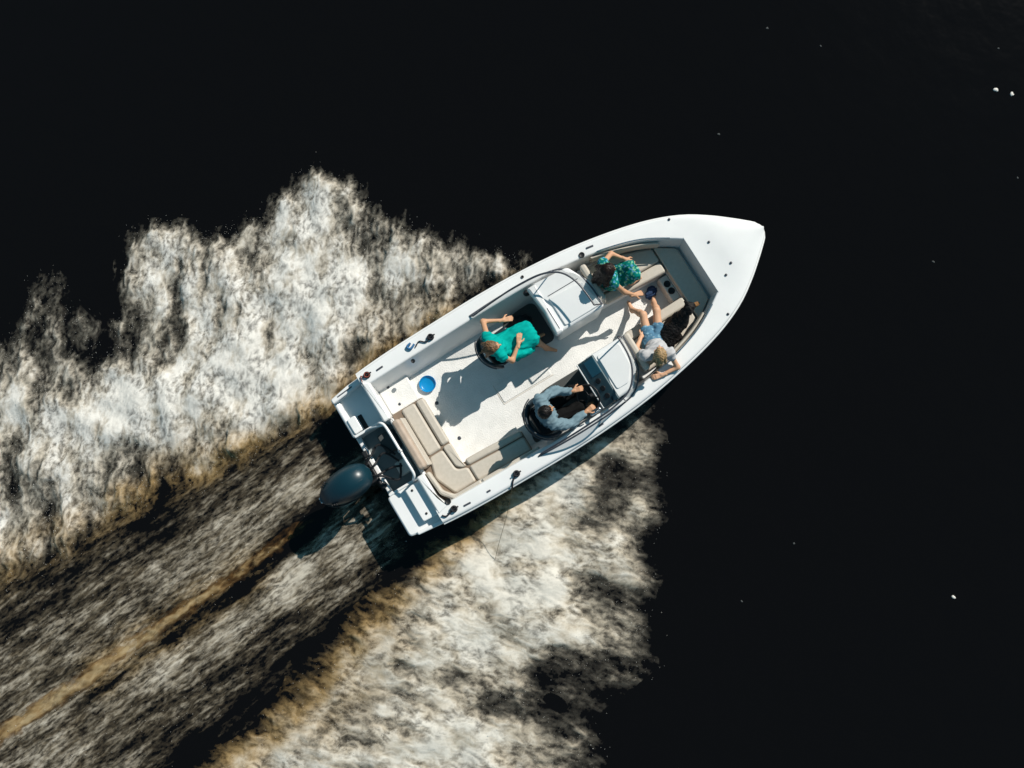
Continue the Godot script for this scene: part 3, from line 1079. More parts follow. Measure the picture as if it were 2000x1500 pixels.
func cockpit(b: Node3D) -> void:
	# moulded bench base under the L-shaped seat
	var p := MB.new()
	p.slab([Vector2(0.62, -0.50), Vector2(0.62, 0.98), Vector2(1.15, 0.99), Vector2(2.12, 1.0), Vector2(2.12, 0.66), Vector2(1.15, 0.62), Vector2(1.15, -0.50)], FLOOR - 0.01, 0.52, 0.015, 0.03)
	var bench := obj("bench", p, mats.liner, b)
	p = MB.new()
	p.slab([Vector2(0.63, -0.49), Vector2(0.63, 0.97), Vector2(1.14, 0.98), Vector2(2.11, 0.99), Vector2(2.11, 0.67), Vector2(1.14, 0.63), Vector2(1.14, -0.49)], 0.51, 0.60, 0.005, 0.03)
	obj("seam_lining", p, mats.piping, bench)
	# seat cushions, parted by seams
	cushion(bench, "seat_cushion", [Vector2(0.78, -0.48), Vector2(0.78, 0.298), Vector2(1.0, 0.298), Vector2(1.0, -0.48)], 0.50, 0.63)
	cushion(bench, "seat_cushion", [Vector2(0.78, 0.315), Vector2(0.70, 0.62), Vector2(0.84, 0.95), Vector2(1.19, 0.955), Vector2(1.19, 0.72), Vector2(1.03, 0.66), Vector2(1.005, 0.315)], 0.50, 0.63)
	cushion(bench, "seat_cushion", [Vector2(1.205, 0.715), Vector2(1.205, 0.965), Vector2(2.1, 0.99), Vector2(2.1, 0.76), Vector2(1.6, 0.74)], 0.50, 0.63)
	cushion(bench, "front_bolster", [Vector2(1.02, -0.48), Vector2(1.02, 0.27), Vector2(1.15, 0.27), Vector2(1.15, -0.48)], 0.49, 0.635)
	cushion(bench, "front_bolster", [Vector2(1.02, 0.285), Vector2(1.04, 0.62), Vector2(1.12, 0.69), Vector2(1.185, 0.69), Vector2(1.155, 0.62), Vector2(1.15, 0.285)], 0.49, 0.635, "vinyl", 0.02)
	cushion(bench, "front_bolster", [Vector2(1.2, 0.60), Vector2(1.2, 0.70), Vector2(1.6, 0.725), Vector2(2.1, 0.745), Vector2(2.1, 0.655), Vector2(1.6, 0.615)], 0.49, 0.635)
	# backrests
	var k := MB.new()
	k.rbox(Vector3(0.67, 0.76, 0.03), Vector3(0.13, 0.36, 0.80), 0.05, Basis(Vector3(0, 0, 1), 0.16))
	var back := obj("backrest", k, mats.vinyl_brown, bench)
	tag(back, "brownish beige rear backrest", "")
	k = MB.new()
	k.rbox(Vector3(0.745, 0.73, 0.03), Vector3(0.035, 0.24, 0.78), 0.015, Basis(Vector3(0, 0, 1), 0.16))
	obj("backrest_pad", k, mats.vinyl, bench)
	k = MB.new()
	k.slab([Vector2(0.63, 0.49), Vector2(0.66, 0.86), Vector2(0.80, 1.03), Vector2(1.25, 1.03), Vector2(1.25, 0.965), Vector2(0.84, 0.96), Vector2(0.72, 0.82), Vector2(0.695, 0.49)], 0.5, 0.80, 0.025, 0.04)
	obj("corner_backrest", k, mats.vinyl, bench)
	k = MB.new()
	k.slab([Vector2(1.265, 0.97), Vector2(1.265, 1.03), Vector2(2.2, 1.045), Vector2(2.2, 0.99)], 0.5, 0.80, 0.02, 0.02)
	obj("side_backrest", k, mats.vinyl, bench)
	# stern locker to port of the bench
	k = MB.new()
	k.slab([Vector2(0.62, -0.98), Vector2(0.62, -0.51), Vector2(1.10, -0.51), Vector2(1.10, -0.95)], FLOOR - 0.01, 0.42, 0.02, 0.04)
	var lk := obj("stern_locker", k, mats.deck_white, b)
	for q in [[0.78, -0.90], [0.80, -0.60]]:
		k = MB.new()
		k.lathe([Vector2(0.022, 0.0), Vector2(0.02, 0.006), Vector2(0.001, 0.007)], Transform3D(Basis(), Vector3(q[0], 0.42, q[1])), 14)
		obj("latch", k, mats.dark_frame, lk)
	# round drains and a hatch let into the floor
	for q in [[1.27, -0.35], [1.29, 0.27], [4.1, 0.22]]:
		k = MB.new()
		k.lathe([Vector2(0.028, 0.0), Vector2(0.028, 0.004), Vector2(0.018, 0.006), Vector2(0.001, 0.006)], Transform3D(Basis(), Vector3(q[0], FLOOR, q[1])), 16)
		obj("drain", k, mats.dark_frame, b)
	k = MB.new()
	k.slab([Vector2(2.13, -0.12), Vector2(2.13, 0.17), Vector2(2.95, 0.17), Vector2(2.95, -0.12)], FLOOR, FLOOR + 0.012, 0.006, 0.03)
	var hatch := obj("floor_hatch", k, mats.deck_white, b)
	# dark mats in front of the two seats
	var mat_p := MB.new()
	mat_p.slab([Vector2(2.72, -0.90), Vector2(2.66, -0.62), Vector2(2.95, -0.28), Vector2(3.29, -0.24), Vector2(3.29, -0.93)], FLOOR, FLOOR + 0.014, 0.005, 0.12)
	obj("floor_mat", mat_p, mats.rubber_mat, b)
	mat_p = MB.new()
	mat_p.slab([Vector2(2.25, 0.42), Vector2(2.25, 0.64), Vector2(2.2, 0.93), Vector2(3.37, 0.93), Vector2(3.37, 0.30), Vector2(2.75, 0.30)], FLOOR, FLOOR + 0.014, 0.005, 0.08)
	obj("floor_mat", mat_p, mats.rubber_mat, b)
	k = MB.new()
	for e in [[Vector3(2.54, 0.273, 0.185), Vector3(0.86, 0.006, 0.014)], [Vector3(2.115, 0.273, 0.025), Vector3(0.014, 0.006, 0.33)]]:
		k.rbox(e[0], e[1], 0.003)
	obj("seal", k, mats.liner, hatch)
	swivel_seat(b, "helm_seat", Vector3(2.52, 0, 0.70), "navy_vinyl", 0.0, 1.75)
	swivel_seat(b, "passenger_seat", Vector3(2.46, 0, -0.50), "navy_vinyl", 0.1, 1.15)

func swivel_seat(b: Node3D, called: String, at: Vector3, m: String, turn: float, wrap: float) -> void:
	var s := Node3D.new()
	s.name = called
	b.add_child(s, true)
	s.position = at
	s.rotation.y = turn
	var p := MB.new()
	p.lathe([Vector2(0.16, FLOOR), Vector2(0.16, FLOOR + 0.02), Vector2(0.05, FLOOR + 0.04), Vector2(0.045, 0.58), Vector2(0.14, 0.60), Vector2(0.14, 0.615)], Transform3D(), 20)
	obj("pedestal", p, mats.steel, s)
	p = MB.new()
	p.rbox(Vector3(0.03, 0.665, 0), Vector3(0.48, 0.11, 0.46), 0.045)
	obj("seat", p, mats[m], s)
	# wrap-around back: a rounded band bent round the sitter
	p = MB.new()
	p.begin()
	var rows := []
	for k in 25:
		var an := lerpf(-wrap, wrap, k / 24.0)
		var fall := smoothstep(wrap * 0.55, wrap, absf(an)) * 0.20
		var r := 0.27
		var out := Vector3(-cos(an), 0, sin(an))
		var row := []
		for j in 12:
			var q := TAU * j / 12.0
			var yy := 0.92 + (0.20 - fall * 0.5) * signf(sin(q)) * pow(absf(sin(q)), 0.5) - fall * 0.5
			row.append(out * (r + 0.03 * signf(cos(q)) * pow(absf(cos(q)), 0.6) + (yy - 0.7) * 0.10) + Vector3(0, yy, 0))
		rows.append(row)
	p.grid(rows, true)
	p.tube_orient(rows)
	p.begin()
	p.cap(rows[0])
	p.finish(Vector3(-0.3, 0.9, 0))
	p.begin()
	p.cap(rows[-1])
	p.finish(Vector3(-0.3, 0.9, 0))
	obj("backrest", p, mats[m], s)
	p = MB.new()
	var rail := []
	for k in 21:
		var an := lerpf(-wrap * 0.72, wrap * 0.72, k / 20.0)
		rail.append(Vector3(-cos(an), 0, sin(an)) * 0.345 + Vector3(0, 1.04, 0))
	p.tube(rail, 0.009, 8)
	obj("grab_rail", p, mats.dark_frame, s)

func windscreen(parent: Node, low: Array, high: Array) -> void:
	var w := Node3D.new()
	w.name = "windscreen"
	parent.add_child(w, true)
	var a := smooth_path(low, 6)
	var h := smooth_path(high, 6)
	var g := MB.new()
	g.begin()
	g.grid([a, h])
	g.smooth_only()
	obj("glass", g, mats.glass, w)
	var f := MB.new()
	f.tube(h, 0.013, 8)
	f.tube([a[0], h[0]], 0.011, 8)
	f.tube([a[-1], h[-1]], 0.011, 8)
	obj("frame", f, mats.dark_frame, w)
	f = MB.new()
	f.tube(a, 0.012, 8)
	obj("base_trim", f, mats.dark_frame, w)
	f = MB.new()
	var j: int = a.size() / 2
	f.tube([a[j], h[j]], 0.009, 8)
	obj("pillar", f, mats.dark_frame, w)

func consoles(b: Node3D) -> void:
	# port console
	var p := MB.new()
	p.slab([Vector2(3.30, -1.0), Vector2(3.30, -0.20), Vector2(4.02, -0.20), Vector2(4.04, -0.60), Vector2(3.86, -0.96)], FLOOR - 0.01, 1.06, 0.03, 0.05)
	var c := obj("port_console", p, mats.gelcoat, b)
	p = MB.new()
	p.slab([Vector2(3.39, -0.70), Vector2(3.39, -0.245), Vector2(3.98, -0.245), Vector2(3.93, -0.66)], 1.05, 1.083, 0.012, 0.03)
	obj("hatch_lid", p, mats.gelcoat, c)
	p = MB.new()
	p.slab([Vector2(3.20, -0.98), Vector2(3.24, -0.55), Vector2(3.21, -0.19), Vector2(3.335, -0.19), Vector2(3.335, -0.98)], 0.98, 1.09, 0.03, 0.03)
	obj("dash_lip", p, mats.gelcoat, c)
	p = MB.new()
	p.rbox(Vector3(3.30, 1.09, -0.42), Vector3(0.012, 0.012, 0.34), 0.005)
	p.rbox(Vector3(3.65, 1.06, -0.735), Vector3(0.5, 0.012, 0.012), 0.005)
	obj("hinge", p, mats.dark_frame, c)
	p = MB.new()
	p.lathe([Vector2(0.045, 0.0), Vector2(0.05, 0.03), Vector2(0.03, 0.045), Vector2(0.001, 0.047)], Transform3D(Basis(), Vector3(3.19, 0.88, -0.96)), 16)
	obj("speaker", p, mats.black_plastic, c)
	windscreen(c, [Vector3(2.32, 0.885, -1.10), Vector3(2.7, 0.90, -1.115), Vector3(3.1, 0.905, -1.115), Vector3(3.5, 0.92, -1.08), Vector3(3.80, 0.97, -0.98), Vector3(3.95, 1.04, -0.76), Vector3(4.0, 1.07, -0.5), Vector3(4.0, 1.075, -0.24)],
		[Vector3(2.36, 0.92, -1.07), Vector3(2.72, 1.12, -1.065), Vector3(3.05, 1.27, -1.05), Vector3(3.42, 1.38, -1.0), Vector3(3.66, 1.41, -0.88), Vector3(3.78, 1.42, -0.68), Vector3(3.82, 1.42, -0.45), Vector3(3.83, 1.42, -0.24)])
	# starboard console with the helm
	p = MB.new()
	p.slab([Vector2(3.38, 0.29), Vector2(3.38, 1.02), Vector2(3.74, 1.0), Vector2(3.95, 0.76), Vector2(4.0, 0.29)], FLOOR - 0.01, 1.08, 0.03, 0.05)
	var h := obj("helm_console", p, mats.gelcoat, b)
	p = MB.new()
	p.slab([Vector2(3.53, 0.35), Vector2(3.53, 0.90), Vector2(3.72, 0.90), Vector2(3.88, 0.70), Vector2(3.90, 0.35)], 1.07, 1.095, 0.01, 0.04)
	obj("console_cap", p, mats.gelcoat, h)
	var tilt := Basis(Vector3(0, 0, 1), 0.62)
	p = MB.new()
	p.rbox(Vector3(3.37, 1.03, 0.665), Vector3(0.30, 0.05, 0.72), 0.02, tilt)
	obj("dashboard", p, mats.dash, h)
	p = MB.new()
	p.rbox(Vector3(3.40, 1.083, 0.46), Vector3(0.17, 0.012, 0.24), 0.005, tilt)
	obj("chart_screen", p, mats.screen, h)
	for q in [0.66, 0.78, 0.90]:
		p = MB.new()
		p.lathe([Vector2(0.04, 0.0), Vector2(0.04, 0.008), Vector2(0.03, 0.01), Vector2(0.001, 0.008)], Transform3D(tilt, Vector3(3.375, 1.062, q)), 16)
		obj("gauge", p, mats.black_plastic, h)
	p = MB.new()
	p.tube([Vector3(3.25, 0.965, 0.31), Vector3(3.25, 0.965, 1.02)], 0.014, 8)
	obj("dash_trim", p, mats.gelcoat, h)
	p = MB.new()
	p.lathe([Vector2(0.045, 0.0), Vector2(0.048, 0.012), Vector2(0.036, 0.012), Vector2(0.034, -0.03)], Transform3D(Basis(), Vector3(3.44, 1.085, 0.98)), 18)
	obj("cup_holder", p, mats.black_plastic, h)
	# steering wheel
	var wt := Transform3D(Basis(Vector3(0, 0, 1), 0.75), Vector3(3.14, 1.02, 0.78))
	p = MB.new()
	var ring := []
	for k in 33:
		var an := TAU * k / 32.0
		ring.append(wt * Vector3(cos(an) * 0.18, 0, sin(an) * 0.18))
	p.tube(ring, 0.014, 8)
	for k in 3:
		var an := TAU * k / 3.0 + 0.5
		p.tube([wt * Vector3(cos(an) * 0.175, 0, sin(an) * 0.175), wt * Vector3(0, -0.03, 0)], 0.010, 6)
	p.tube([wt * Vector3(0, -0.01, 0), wt * Vector3(0, -0.16, 0)], 0.03, 10)
	obj("steering_wheel", p, mats.black_plastic, h)
	p = MB.new()
	p.rbox(Vector3(3.12, 0.93, 1.0), Vector3(0.16, 0.10, 0.06), 0.02)
	p.tube([Vector3(3.12, 0.96, 1.0), Vector3(3.17, 1.09, 1.0)], 0.012, 8)
	p.ball(Vector3(3.175, 1.11, 1.0), Vector3(0.022, 0.022, 0.03))
	obj("throttle", p, mats.steel, h)
	windscreen(h, [Vector3(4.0, 1.085, 0.31), Vector3(3.99, 1.06, 0.62), Vector3(3.92, 1.01, 0.86), Vector3(3.72, 0.95, 1.06), Vector3(3.4, 0.92, 1.12), Vector3(3.0, 0.905, 1.14), Vector3(2.6, 0.895, 1.14), Vector3(2.12, 0.88, 1.12)],
		[Vector3(3.87, 1.42, 0.31), Vector3(3.86, 1.42, 0.58), Vector3(3.79, 1.42, 0.80), Vector3(3.62, 1.41, 1.0), Vector3(3.32, 1.37, 1.09), Vector3(2.95, 1.27, 1.11), Vector3(2.6, 1.12, 1.115), Vector3(2.18, 0.92, 1.105)])

func bow(b: Node3D) -> void:
	# moulded bow seats, their cushions and the backs against the consoles
	var p := MB.new()
	p.slab([Vector2(4.04, -0.93), Vector2(4.04, -0.27), Vector2(5.16, -0.22), Vector2(5.16, -0.66), Vector2(4.72, -0.82), Vector2(4.4, -0.91)], FLOOR - 0.01, 0.54, 0.015, 0.03)
	p.slab([Vector2(4.02, 0.24), Vector2(4.02, 0.95), Vector2(4.4, 0.91), Vector2(4.72, 0.82), Vector2(5.16, 0.64), Vector2(5.16, 0.22)], FLOOR - 0.01, 0.54, 0.015, 0.03)
	p.slab([Vector2(5.165, -0.65), Vector2(5.165, 0.65), Vector2(5.51, 0.43), Vector2(5.51, -0.43)], FLOOR - 0.01, 0.54, 0.015, 0.03)
	var s := obj("bow_seat", p, mats.gelcoat, b)
	cushion(s, "seat_cushion", [Vector2(4.14, -0.88), Vector2(4.14, -0.43), Vector2(5.15, -0.40), Vector2(5.15, -0.63), Vector2(4.72, -0.79), Vector2(4.4, -0.87)], 0.53, 0.64)
	cushion(s, "seat_cushion", [Vector2(4.14, -0.42), Vector2(4.14, -0.265), Vector2(5.15, -0.215), Vector2(5.15, -0.388)], 0.53, 0.64)
	cushion(s, "seat_cushion", [Vector2(4.12, 0.40), Vector2(4.12, 0.89), Vector2(4.4, 0.87), Vector2(4.72, 0.79), Vector2(5.15, 0.61), Vector2(5.15, 0.38)], 0.53, 0.64)
	cushion(s, "seat_cushion", [Vector2(4.12, 0.235), Vector2(4.12, 0.388), Vector2(5.15, 0.368), Vector2(5.15, 0.215)], 0.53, 0.64)
	cushion(s, "seat_cushion", [Vector2(5.168, -0.63), Vector2(5.168, 0.63), Vector2(5.46, 0.44), Vector2(5.46, -0.44)], 0.53, 0.645, "vinyl", 0.015)
	for q in [-1.0, 1.0]:
		p = MB.new()
		p.rbox(Vector3(4.085, 0.83, q * 0.58), Vector3(0.10, 0.44, 0.60), 0.04, Basis(Vector3(0, 0, 1), 0.14))
		obj("lounge_back", p, mats.vinyl, s)
		# padded backs along the coaming
		p = MB.new()
		p.begin()
		var rows := []
		for x in stations(4.25, 5.2, 16):
			var i := cubic(INNER, x)
			var row := []
			for k in 12:
				var an := TAU * k / 12.0
				row.append(Vector3(x, 0.80 + 0.12 * signf(sin(an)) * pow(absf(sin(an)), 0.6), q * (i - 0.035 + 0.03 * cos(an))))
			rows.append(row)
		p.grid(rows, true)
		p.tube_orient(rows)
		obj("coaming_pad", p, mats.vinyl, s)
	# low ledge with two cup holders between the seats
	p = MB.new()
	p.slab([Vector2(5.02, -0.20), Vector2(5.02, 0.20), Vector2(5.163, 0.20), Vector2(5.163, -0.20)], FLOOR - 0.01, 0.50, 0.015, 0.02)
	var l := obj("bow_step", p, mats.liner, b)
	for q in [-0.07, 0.05]:
		p = MB.new()
		p.lathe([Vector2(0.05, 0.0), Vector2(0.052, 0.014), Vector2(0.042, 0.014), Vector2(0.04, 0.002), Vector2(0.001, 0.002)], Transform3D(Basis(), Vector3(5.09, 0.50, q)), 20)
		obj("cup_holder", p, mats.black_plastic, l)
	# stainless grab rails in the bow
	for q in [-1.0, 1.0]:
		p = MB.new()
		var path := []
		for x in stations(4.35, 5.35, 12):
			path.append(Vector3(x, gun(x) + 0.012 + 0.03 * sin((x - 4.35) * PI), q * (cubic(INNER, x) + 0.015)))
		p.tube(path, 0.010, 8)
		obj("bow_rail", p, mats.steel, b)

func fittings(b: Node3D) -> void:
	# horn cleats
	for q in [[1.69, -1.13, 0.1], [0.64, -1.13, 0.1], [1.73, 1.165, 0.0], [0.73, 1.13, 0.0]]:
		var p := MB.new()
		var y := gun(q[0]) + 0.004
		p.lathe([Vector2(0.05, 0.0), Vector2(0.05, 0.012), Vector2(0.035, 0.018), Vector2(0.030, 0.008), Vector2(0.001, 0.008)], Transform3D(Basis(), Vector3(q[0], y, q[1])), 18)
		p.tube([Vector3(q[0] - 0.07, y + 0.035, q[1]), Vector3(q[0], y + 0.03, q[1]), Vector3(q[0] + 0.07, y + 0.035, q[1])], 0.011, 8)
		p.tube([Vector3(q[0], y, q[1]), Vector3(q[0], y + 0.03, q[1])], 0.014, 8)
		obj("cleat", p, mats.black_plastic, b)
	# flush rod holders, vents and caps
	for q in [[0.84, -1.12, 0.11], [4.31, -1.055, 0.11], [0.92, 1.17, 0.11], [1.27, 1.17, 0.06], [1.38, -1.14, 0.05], [3.1, 1.20, 0.08]]:
		var p := MB.new()
		var slope := atan2(cubic(HB, q[0] + 0.1) - cubic(HB, q[0] - 0.1), 0.2) * signf(q[1])
		p.rbox(Vector3(q[0], gun(q[0]) + 0.006, q[1]), Vector3(q[2], 0.012, 0.026), 0.006, Basis(Vector3.UP, -slope))
		obj("rod_holder", p, mats.dark_frame, b)
	for q in [[4.15, -1.015, 0.042], [0.71, 1.00, 0.042], [3.26, -1.19, 0.022], [1.30, -0.965, 0.03], [4.12, 1.0, 0.04]]:
		var p := MB.new()
		p.lathe([Vector2(q[2], -0.01), Vector2(q[2], 0.012), Vector2(q[2] * 0.85, 0.014), Vector2(q[2] * 0.75, 0.004), Vector2(0.001, 0.004)], Transform3D(Basis(), Vector3(q[0], gun(q[0]) + 0.001, q[1])), 18)
		obj("cup_holder", p, mats.black_plastic, b)
	for q in [[5.79, -0.22], [5.89, 0.2], [5.74, 0.31], [5.46, 0.80], [5.49, -0.80]]:
		var p := MB.new()
		p.lathe([Vector2(0.019, -0.01), Vector2(0.019, 0.01), Vector2(0.010, 0.02), Vector2(0.001, 0.021)], Transform3D(Basis(), Vector3(q[0], gun(q[0]) + 0.035 * smoothstep(5.5, 6.1, q[0]) * (1.0 - pow(q[1] / cubic(HB, q[0]), 2.0)), q[1])), 14)
		obj("deck_fitting", p, mats.dark_frame, b)

func outboard(b: Node3D) -> void:
	var m := Node3D.new()
	m.name = "outboard_motor"
	b.add_child(m, true)
	m.position = Vector3(-0.02, 0, 0.06)
	# cowling: a long egg, blunt at the front, flattened on top
	var p := MB.new()
	p.begin()
	var rows := []
	for k in 25:
		var t := k / 24.0
		var x := lerpf(0.02, -0.80, t)
		var w := 0.235 * pow(sin(PI * pow(clampf(t, 0.001, 0.999), 0.80)), 0.48)
		var top := 0.36 * pow(sin(PI * pow(clampf(t, 0.001, 0.999), 0.72)), 0.5) - 0.10 * t
		var row := []
		for j in 24:
			var an := TAU * j / 24.0
			var zz := w * signf(cos(an)) * pow(absf(cos(an)), 0.85)
			var yy := (maxf(top, 0.01) if sin(an) > 0.0 else 0.16 * w / 0.235) * signf(sin(an)) * pow(absf(sin(an)), 0.85)
			row.append(Vector3(x, 0.82 + yy, zz))
		rows.append(row)
	p.grid(rows, true)
	p.finish()
	obj("cowling", p, mats.cowl, m)
	# raised spine, air intakes and latch on the cowling
	p = MB.new()
	var spine := []
	for k in 13:
		var t := lerpf(0.16, 0.86, k / 12.0)
		spine.append(Vector3(lerpf(0.02, -0.80, t), 0.822 + 0.36 * pow(sin(PI * pow(t, 0.72)), 0.5) - 0.10 * t, 0))
	for s in [-0.075, 0.075]:
		var off := []
		for q in spine:
			off.append(q + Vector3(0, -0.018, s))
		p = MB.new()
		p.tube(off, 0.006, 6)
		obj("cowl_crease", p, mats.cowl, m)
	for s in [-1.0, 1.0]:
		for k in 3:
			p = MB.new()
			p.rbox(Vector3(-0.60 - k * 0.035, 0.95 - k * 0.022, s * (0.175 - k * 0.012)), Vector3(0.018, 0.05, 0.03), 0.006)
			obj("air_intake", p, mats.black_plastic, m)
	p = MB.new()
	p.rbox(Vector3(-0.79, 0.80, 0), Vector3(0.03, 0.05, 0.09), 0.012)
	obj("cowl_latch", p, mats.steel, m)
	p = MB.new()
	var band := []
	for k in 33:
		var an := TAU * k / 32.0
		band.append(Vector3(-0.39 + 0.385 * cos(an) * (1.0 if cos(an) > 0 else 1.0), 0.745, 0.232 * signf(sin(an)) * pow(absf(sin(an)), 0.8)))
	p.tube(band, 0.012, 8)
	obj("trim_band", p, mats.black_plastic, m)
	p = MB.new()
	p.slab([Vector2(-0.58, -0.10), Vector2(-0.58, 0.10), Vector2(-0.18, 0.12), Vector2(-0.10, 0.06), Vector2(-0.10, -0.06), Vector2(-0.18, -0.12)], -0.55, 0.74, 0.03, 0.05)
	obj("leg", p, mats.cowl, m)
	p = MB.new()
	p.slab([Vector2(-0.95, -0.12), Vector2(-0.95, 0.12), Vector2(-0.25, 0.10), Vector2(-0.25, -0.10)], -0.10, -0.06, 0.01, 0.05)
	obj("splash_plate", p, mats.cowl, m)
	p = MB.new()
	p.rbox(Vector3(-0.05, 0.42, -0.13), Vector3(0.16, 0.42, 0.05), 0.015)
	p.rbox(Vector3(-0.05, 0.42, 0.13), Vector3(0.16, 0.42, 0.05), 0.015)
	p.tube([Vector3(0.02, 0.60, -0.30), Vector3(0.02, 0.60, 0.30)], 0.028, 10)
	p.rbox(Vector3(0.05, 0.60, -0.26), Vector3(0.08, 0.10, 0.10), 0.02)
	p.rbox(Vector3(0.05, 0.60, 0.26), Vector3(0.08, 0.10, 0.08), 0.02)
	obj("bracket", p, mats.black_plastic, m)
	p = MB.new()
	p.tube([Vector3(0.08, 0.56, -0.38), Vector3(0.10, 0.58, -0.30), Vector3(0.07, 0.62, -0.18)], 0.016, 8)
	p.ball(Vector3(0.10, 0.62, -0.17), Vector3(0.022, 0.018, 0.022))
	obj("steering_ram", p, mats.steel, m)
	p = MB.new()
	p.tube([Vector3(0.10, 0.55, 0.36), Vector3(0.09, 0.58, 0.28), Vector3(0.07, 0.62, 0.18)], 0.016, 8)
	p.ball(Vector3(0.08, 0.62, 0.17), Vector3(0.02, 0.016, 0.02))
	obj("steering_ram", p, mats.steel, m)
	for q in [[-0.10, -0.28, -0.05], [0.02, -0.14, 0.06], [0.12, 0.10, 0.14], [0.05, 0.30, 0.10]]:
		p = MB.new()
		p.tube(smooth_path([Vector3(-0.05, 0.78, q[0]), Vector3(0.12, 0.84, q[0] * 0.6 + q[1] * 0.4), Vector3(0.28, 0.62, q[1]), Vector3(0.40, 0.50, q[2])], 6), 0.017, 8)
		obj("hose", p, mats.black_plastic, m)

# ---------------------------------------------------------------- people
# Joints are given in boat axes. Every figure: one body mesh, hair and clothes as its parts.
func hand_into(mb: MB, w: Vector3, d: Vector3, palm: Vector3, thumb_side: float, curl: float, col: Color) -> void:
	d = d.normalized()
	palm = (palm - d * palm.dot(d)).normalized()
	var s := d.cross(palm) * thumb_side
	var f := Field.new(w - Vector3.ONE * 0.21, w + Vector3.ONE * 0.21, 0.0055, 0.0035)
	f.capsule(w - d * 0.05, w + d * 0.01, 0.027, 0.025)
	for q in [-0.028, -0.010, 0.010, 0.027]:
		f.capsule(w + s * q * 0.6, w + d * 0.088 + s * q, 0.015, 0.012)
	var at := [0.030, 0.010, -0.010, -0.029]
	var ln := [0.072, 0.082, 0.076, 0.058]
	for k in 4:
		var p: Vector3 = w + d * 0.088 + s * at[k]
		var a: float = curl * 0.45
		for j in 3:
			var dirv: Vector3 = d * cos(a) + palm * sin(a) + s * at[k] * 1.6
			var e: Vector3 = p + dirv.normalized() * ln[k] * [0.45, 0.32, 0.23][j]
			f.capsule(p, e, 0.0095 - j * 0.0007, 0.0089 - j * 0.0007)
			p = e
			a += curl * 0.5
	var t: Vector3 = w + d * 0.025 + s * 0.028
	var t1: Vector3 = t + (d * 0.65 + s * 0.75 + palm * 0.25).normalized() * 0.045
	f.capsule(t, t1, 0.014, 0.011)
	f.capsule(t1, t1 + (d * 0.9 + s * 0.3 + palm * 0.35).normalized() * 0.033, 0.011, 0.009)
	f.into(mb, col)

func head_into(mb: MB, at: Vector3, fwd: Vector3, up: Vector3, neck: Vector3, col: Color) -> Basis:
	up = up.normalized()
	var r := fwd.cross(up).normalized()
	var f := up.cross(r).normalized()
	var bs := Basis(r, up, f)
	var fl := Field.new(at - Vector3.ONE * 0.19, at + Vector3.ONE * 0.16, 0.006, 0.006)
	fl.ball(at + up * 0.035 - f * 0.012, Vector3(0.071, 0.083, 0.092), bs)
	fl.ball(at - up * 0.015 + f * 0.022, Vector3(0.060, 0.080, 0.062), bs)
	fl.capsule(at - up * 0.055 + f * 0.03, at - up * 0.088 + f * 0.052, 0.040, 0.026)
	fl.capsule(at + up * 0.012 + f * 0.086, at - up * 0.022 + f * 0.104, 0.008, 0.013)
	fl.capsule(at + up * 0.03 + f * 0.076 - r * 0.035, at + up * 0.03 + f * 0.076 + r * 0.035, 0.011, 0.011)
	fl.capsule(at - up * 0.052 + f * 0.079 - r * 0.018, at - up * 0.052 + f * 0.079 + r * 0.018, 0.009, 0.009)
	for s in [-1.0, 1.0]:
		fl.ball(at + r * s * 0.074 - f * 0.012, Vector3(0.010, 0.031, 0.018), bs)
	fl.capsule(neck, at - up * 0.05 - f * 0.015, 0.055, 0.050)
	var first := mb.v.size()
	fl.into(mb, col)
	# lips and brows take their own colour
	for k in range(first, mb.v.size()):
		var q := bs.transposed() * (mb.v[k] - at)
		if absf(q.y + 0.052) < 0.012 and q.z > 0.076 and absf(q.x) < 0.027:
			mb.c[k] = Color(col.r * 0.8, col.g * 0.5, col.b * 0.5)
		elif absf(q.y - 0.035) < 0.006 and q.z > 0.07 and absf(q.x) > 0.012:
			mb.c[k] = Color(0.06, 0.035, 0.02)
	for s in [-1.0, 1.0]:
		mb.ball(at + up * 0.008 + f * 0.074 + r * s * 0.031, Vector3(0.013, 0.010, 0.011), bs, Color(0.7, 0.68, 0.66), 10)
		mb.ball(at + up * 0.008 + f * 0.083 + r * s * 0.031, Vector3(0.006, 0.006, 0.004), bs, Color(0.02, 0.015, 0.01), 8)
	return bs

func wrinkle(mb: MB, first: int, size: float, amount: float, seed_: int) -> void:
	var n := fnoise(seed_, size, 2)
	for k in range(first, mb.v.size()):
		var p := mb.v[k]
		mb.v[k] += mb.n[k] * amount * maxf(-0.2, n.get_noise_3d(p.x * 0.35 + p.z * 0.2, p.y * 0.6, p.z) + 0.15)
	mb.v0 = first
	mb.smooth_only()

func limits(pts: Array, pad: float) -> Array:
	var lo: Vector3 = pts[0]
	var hi: Vector3 = pts[0]
	for p in pts:
		lo = lo.min(p)
		hi = hi.max(p)
	return [lo - Vector3.ONE * pad, hi + Vector3.ONE * pad]

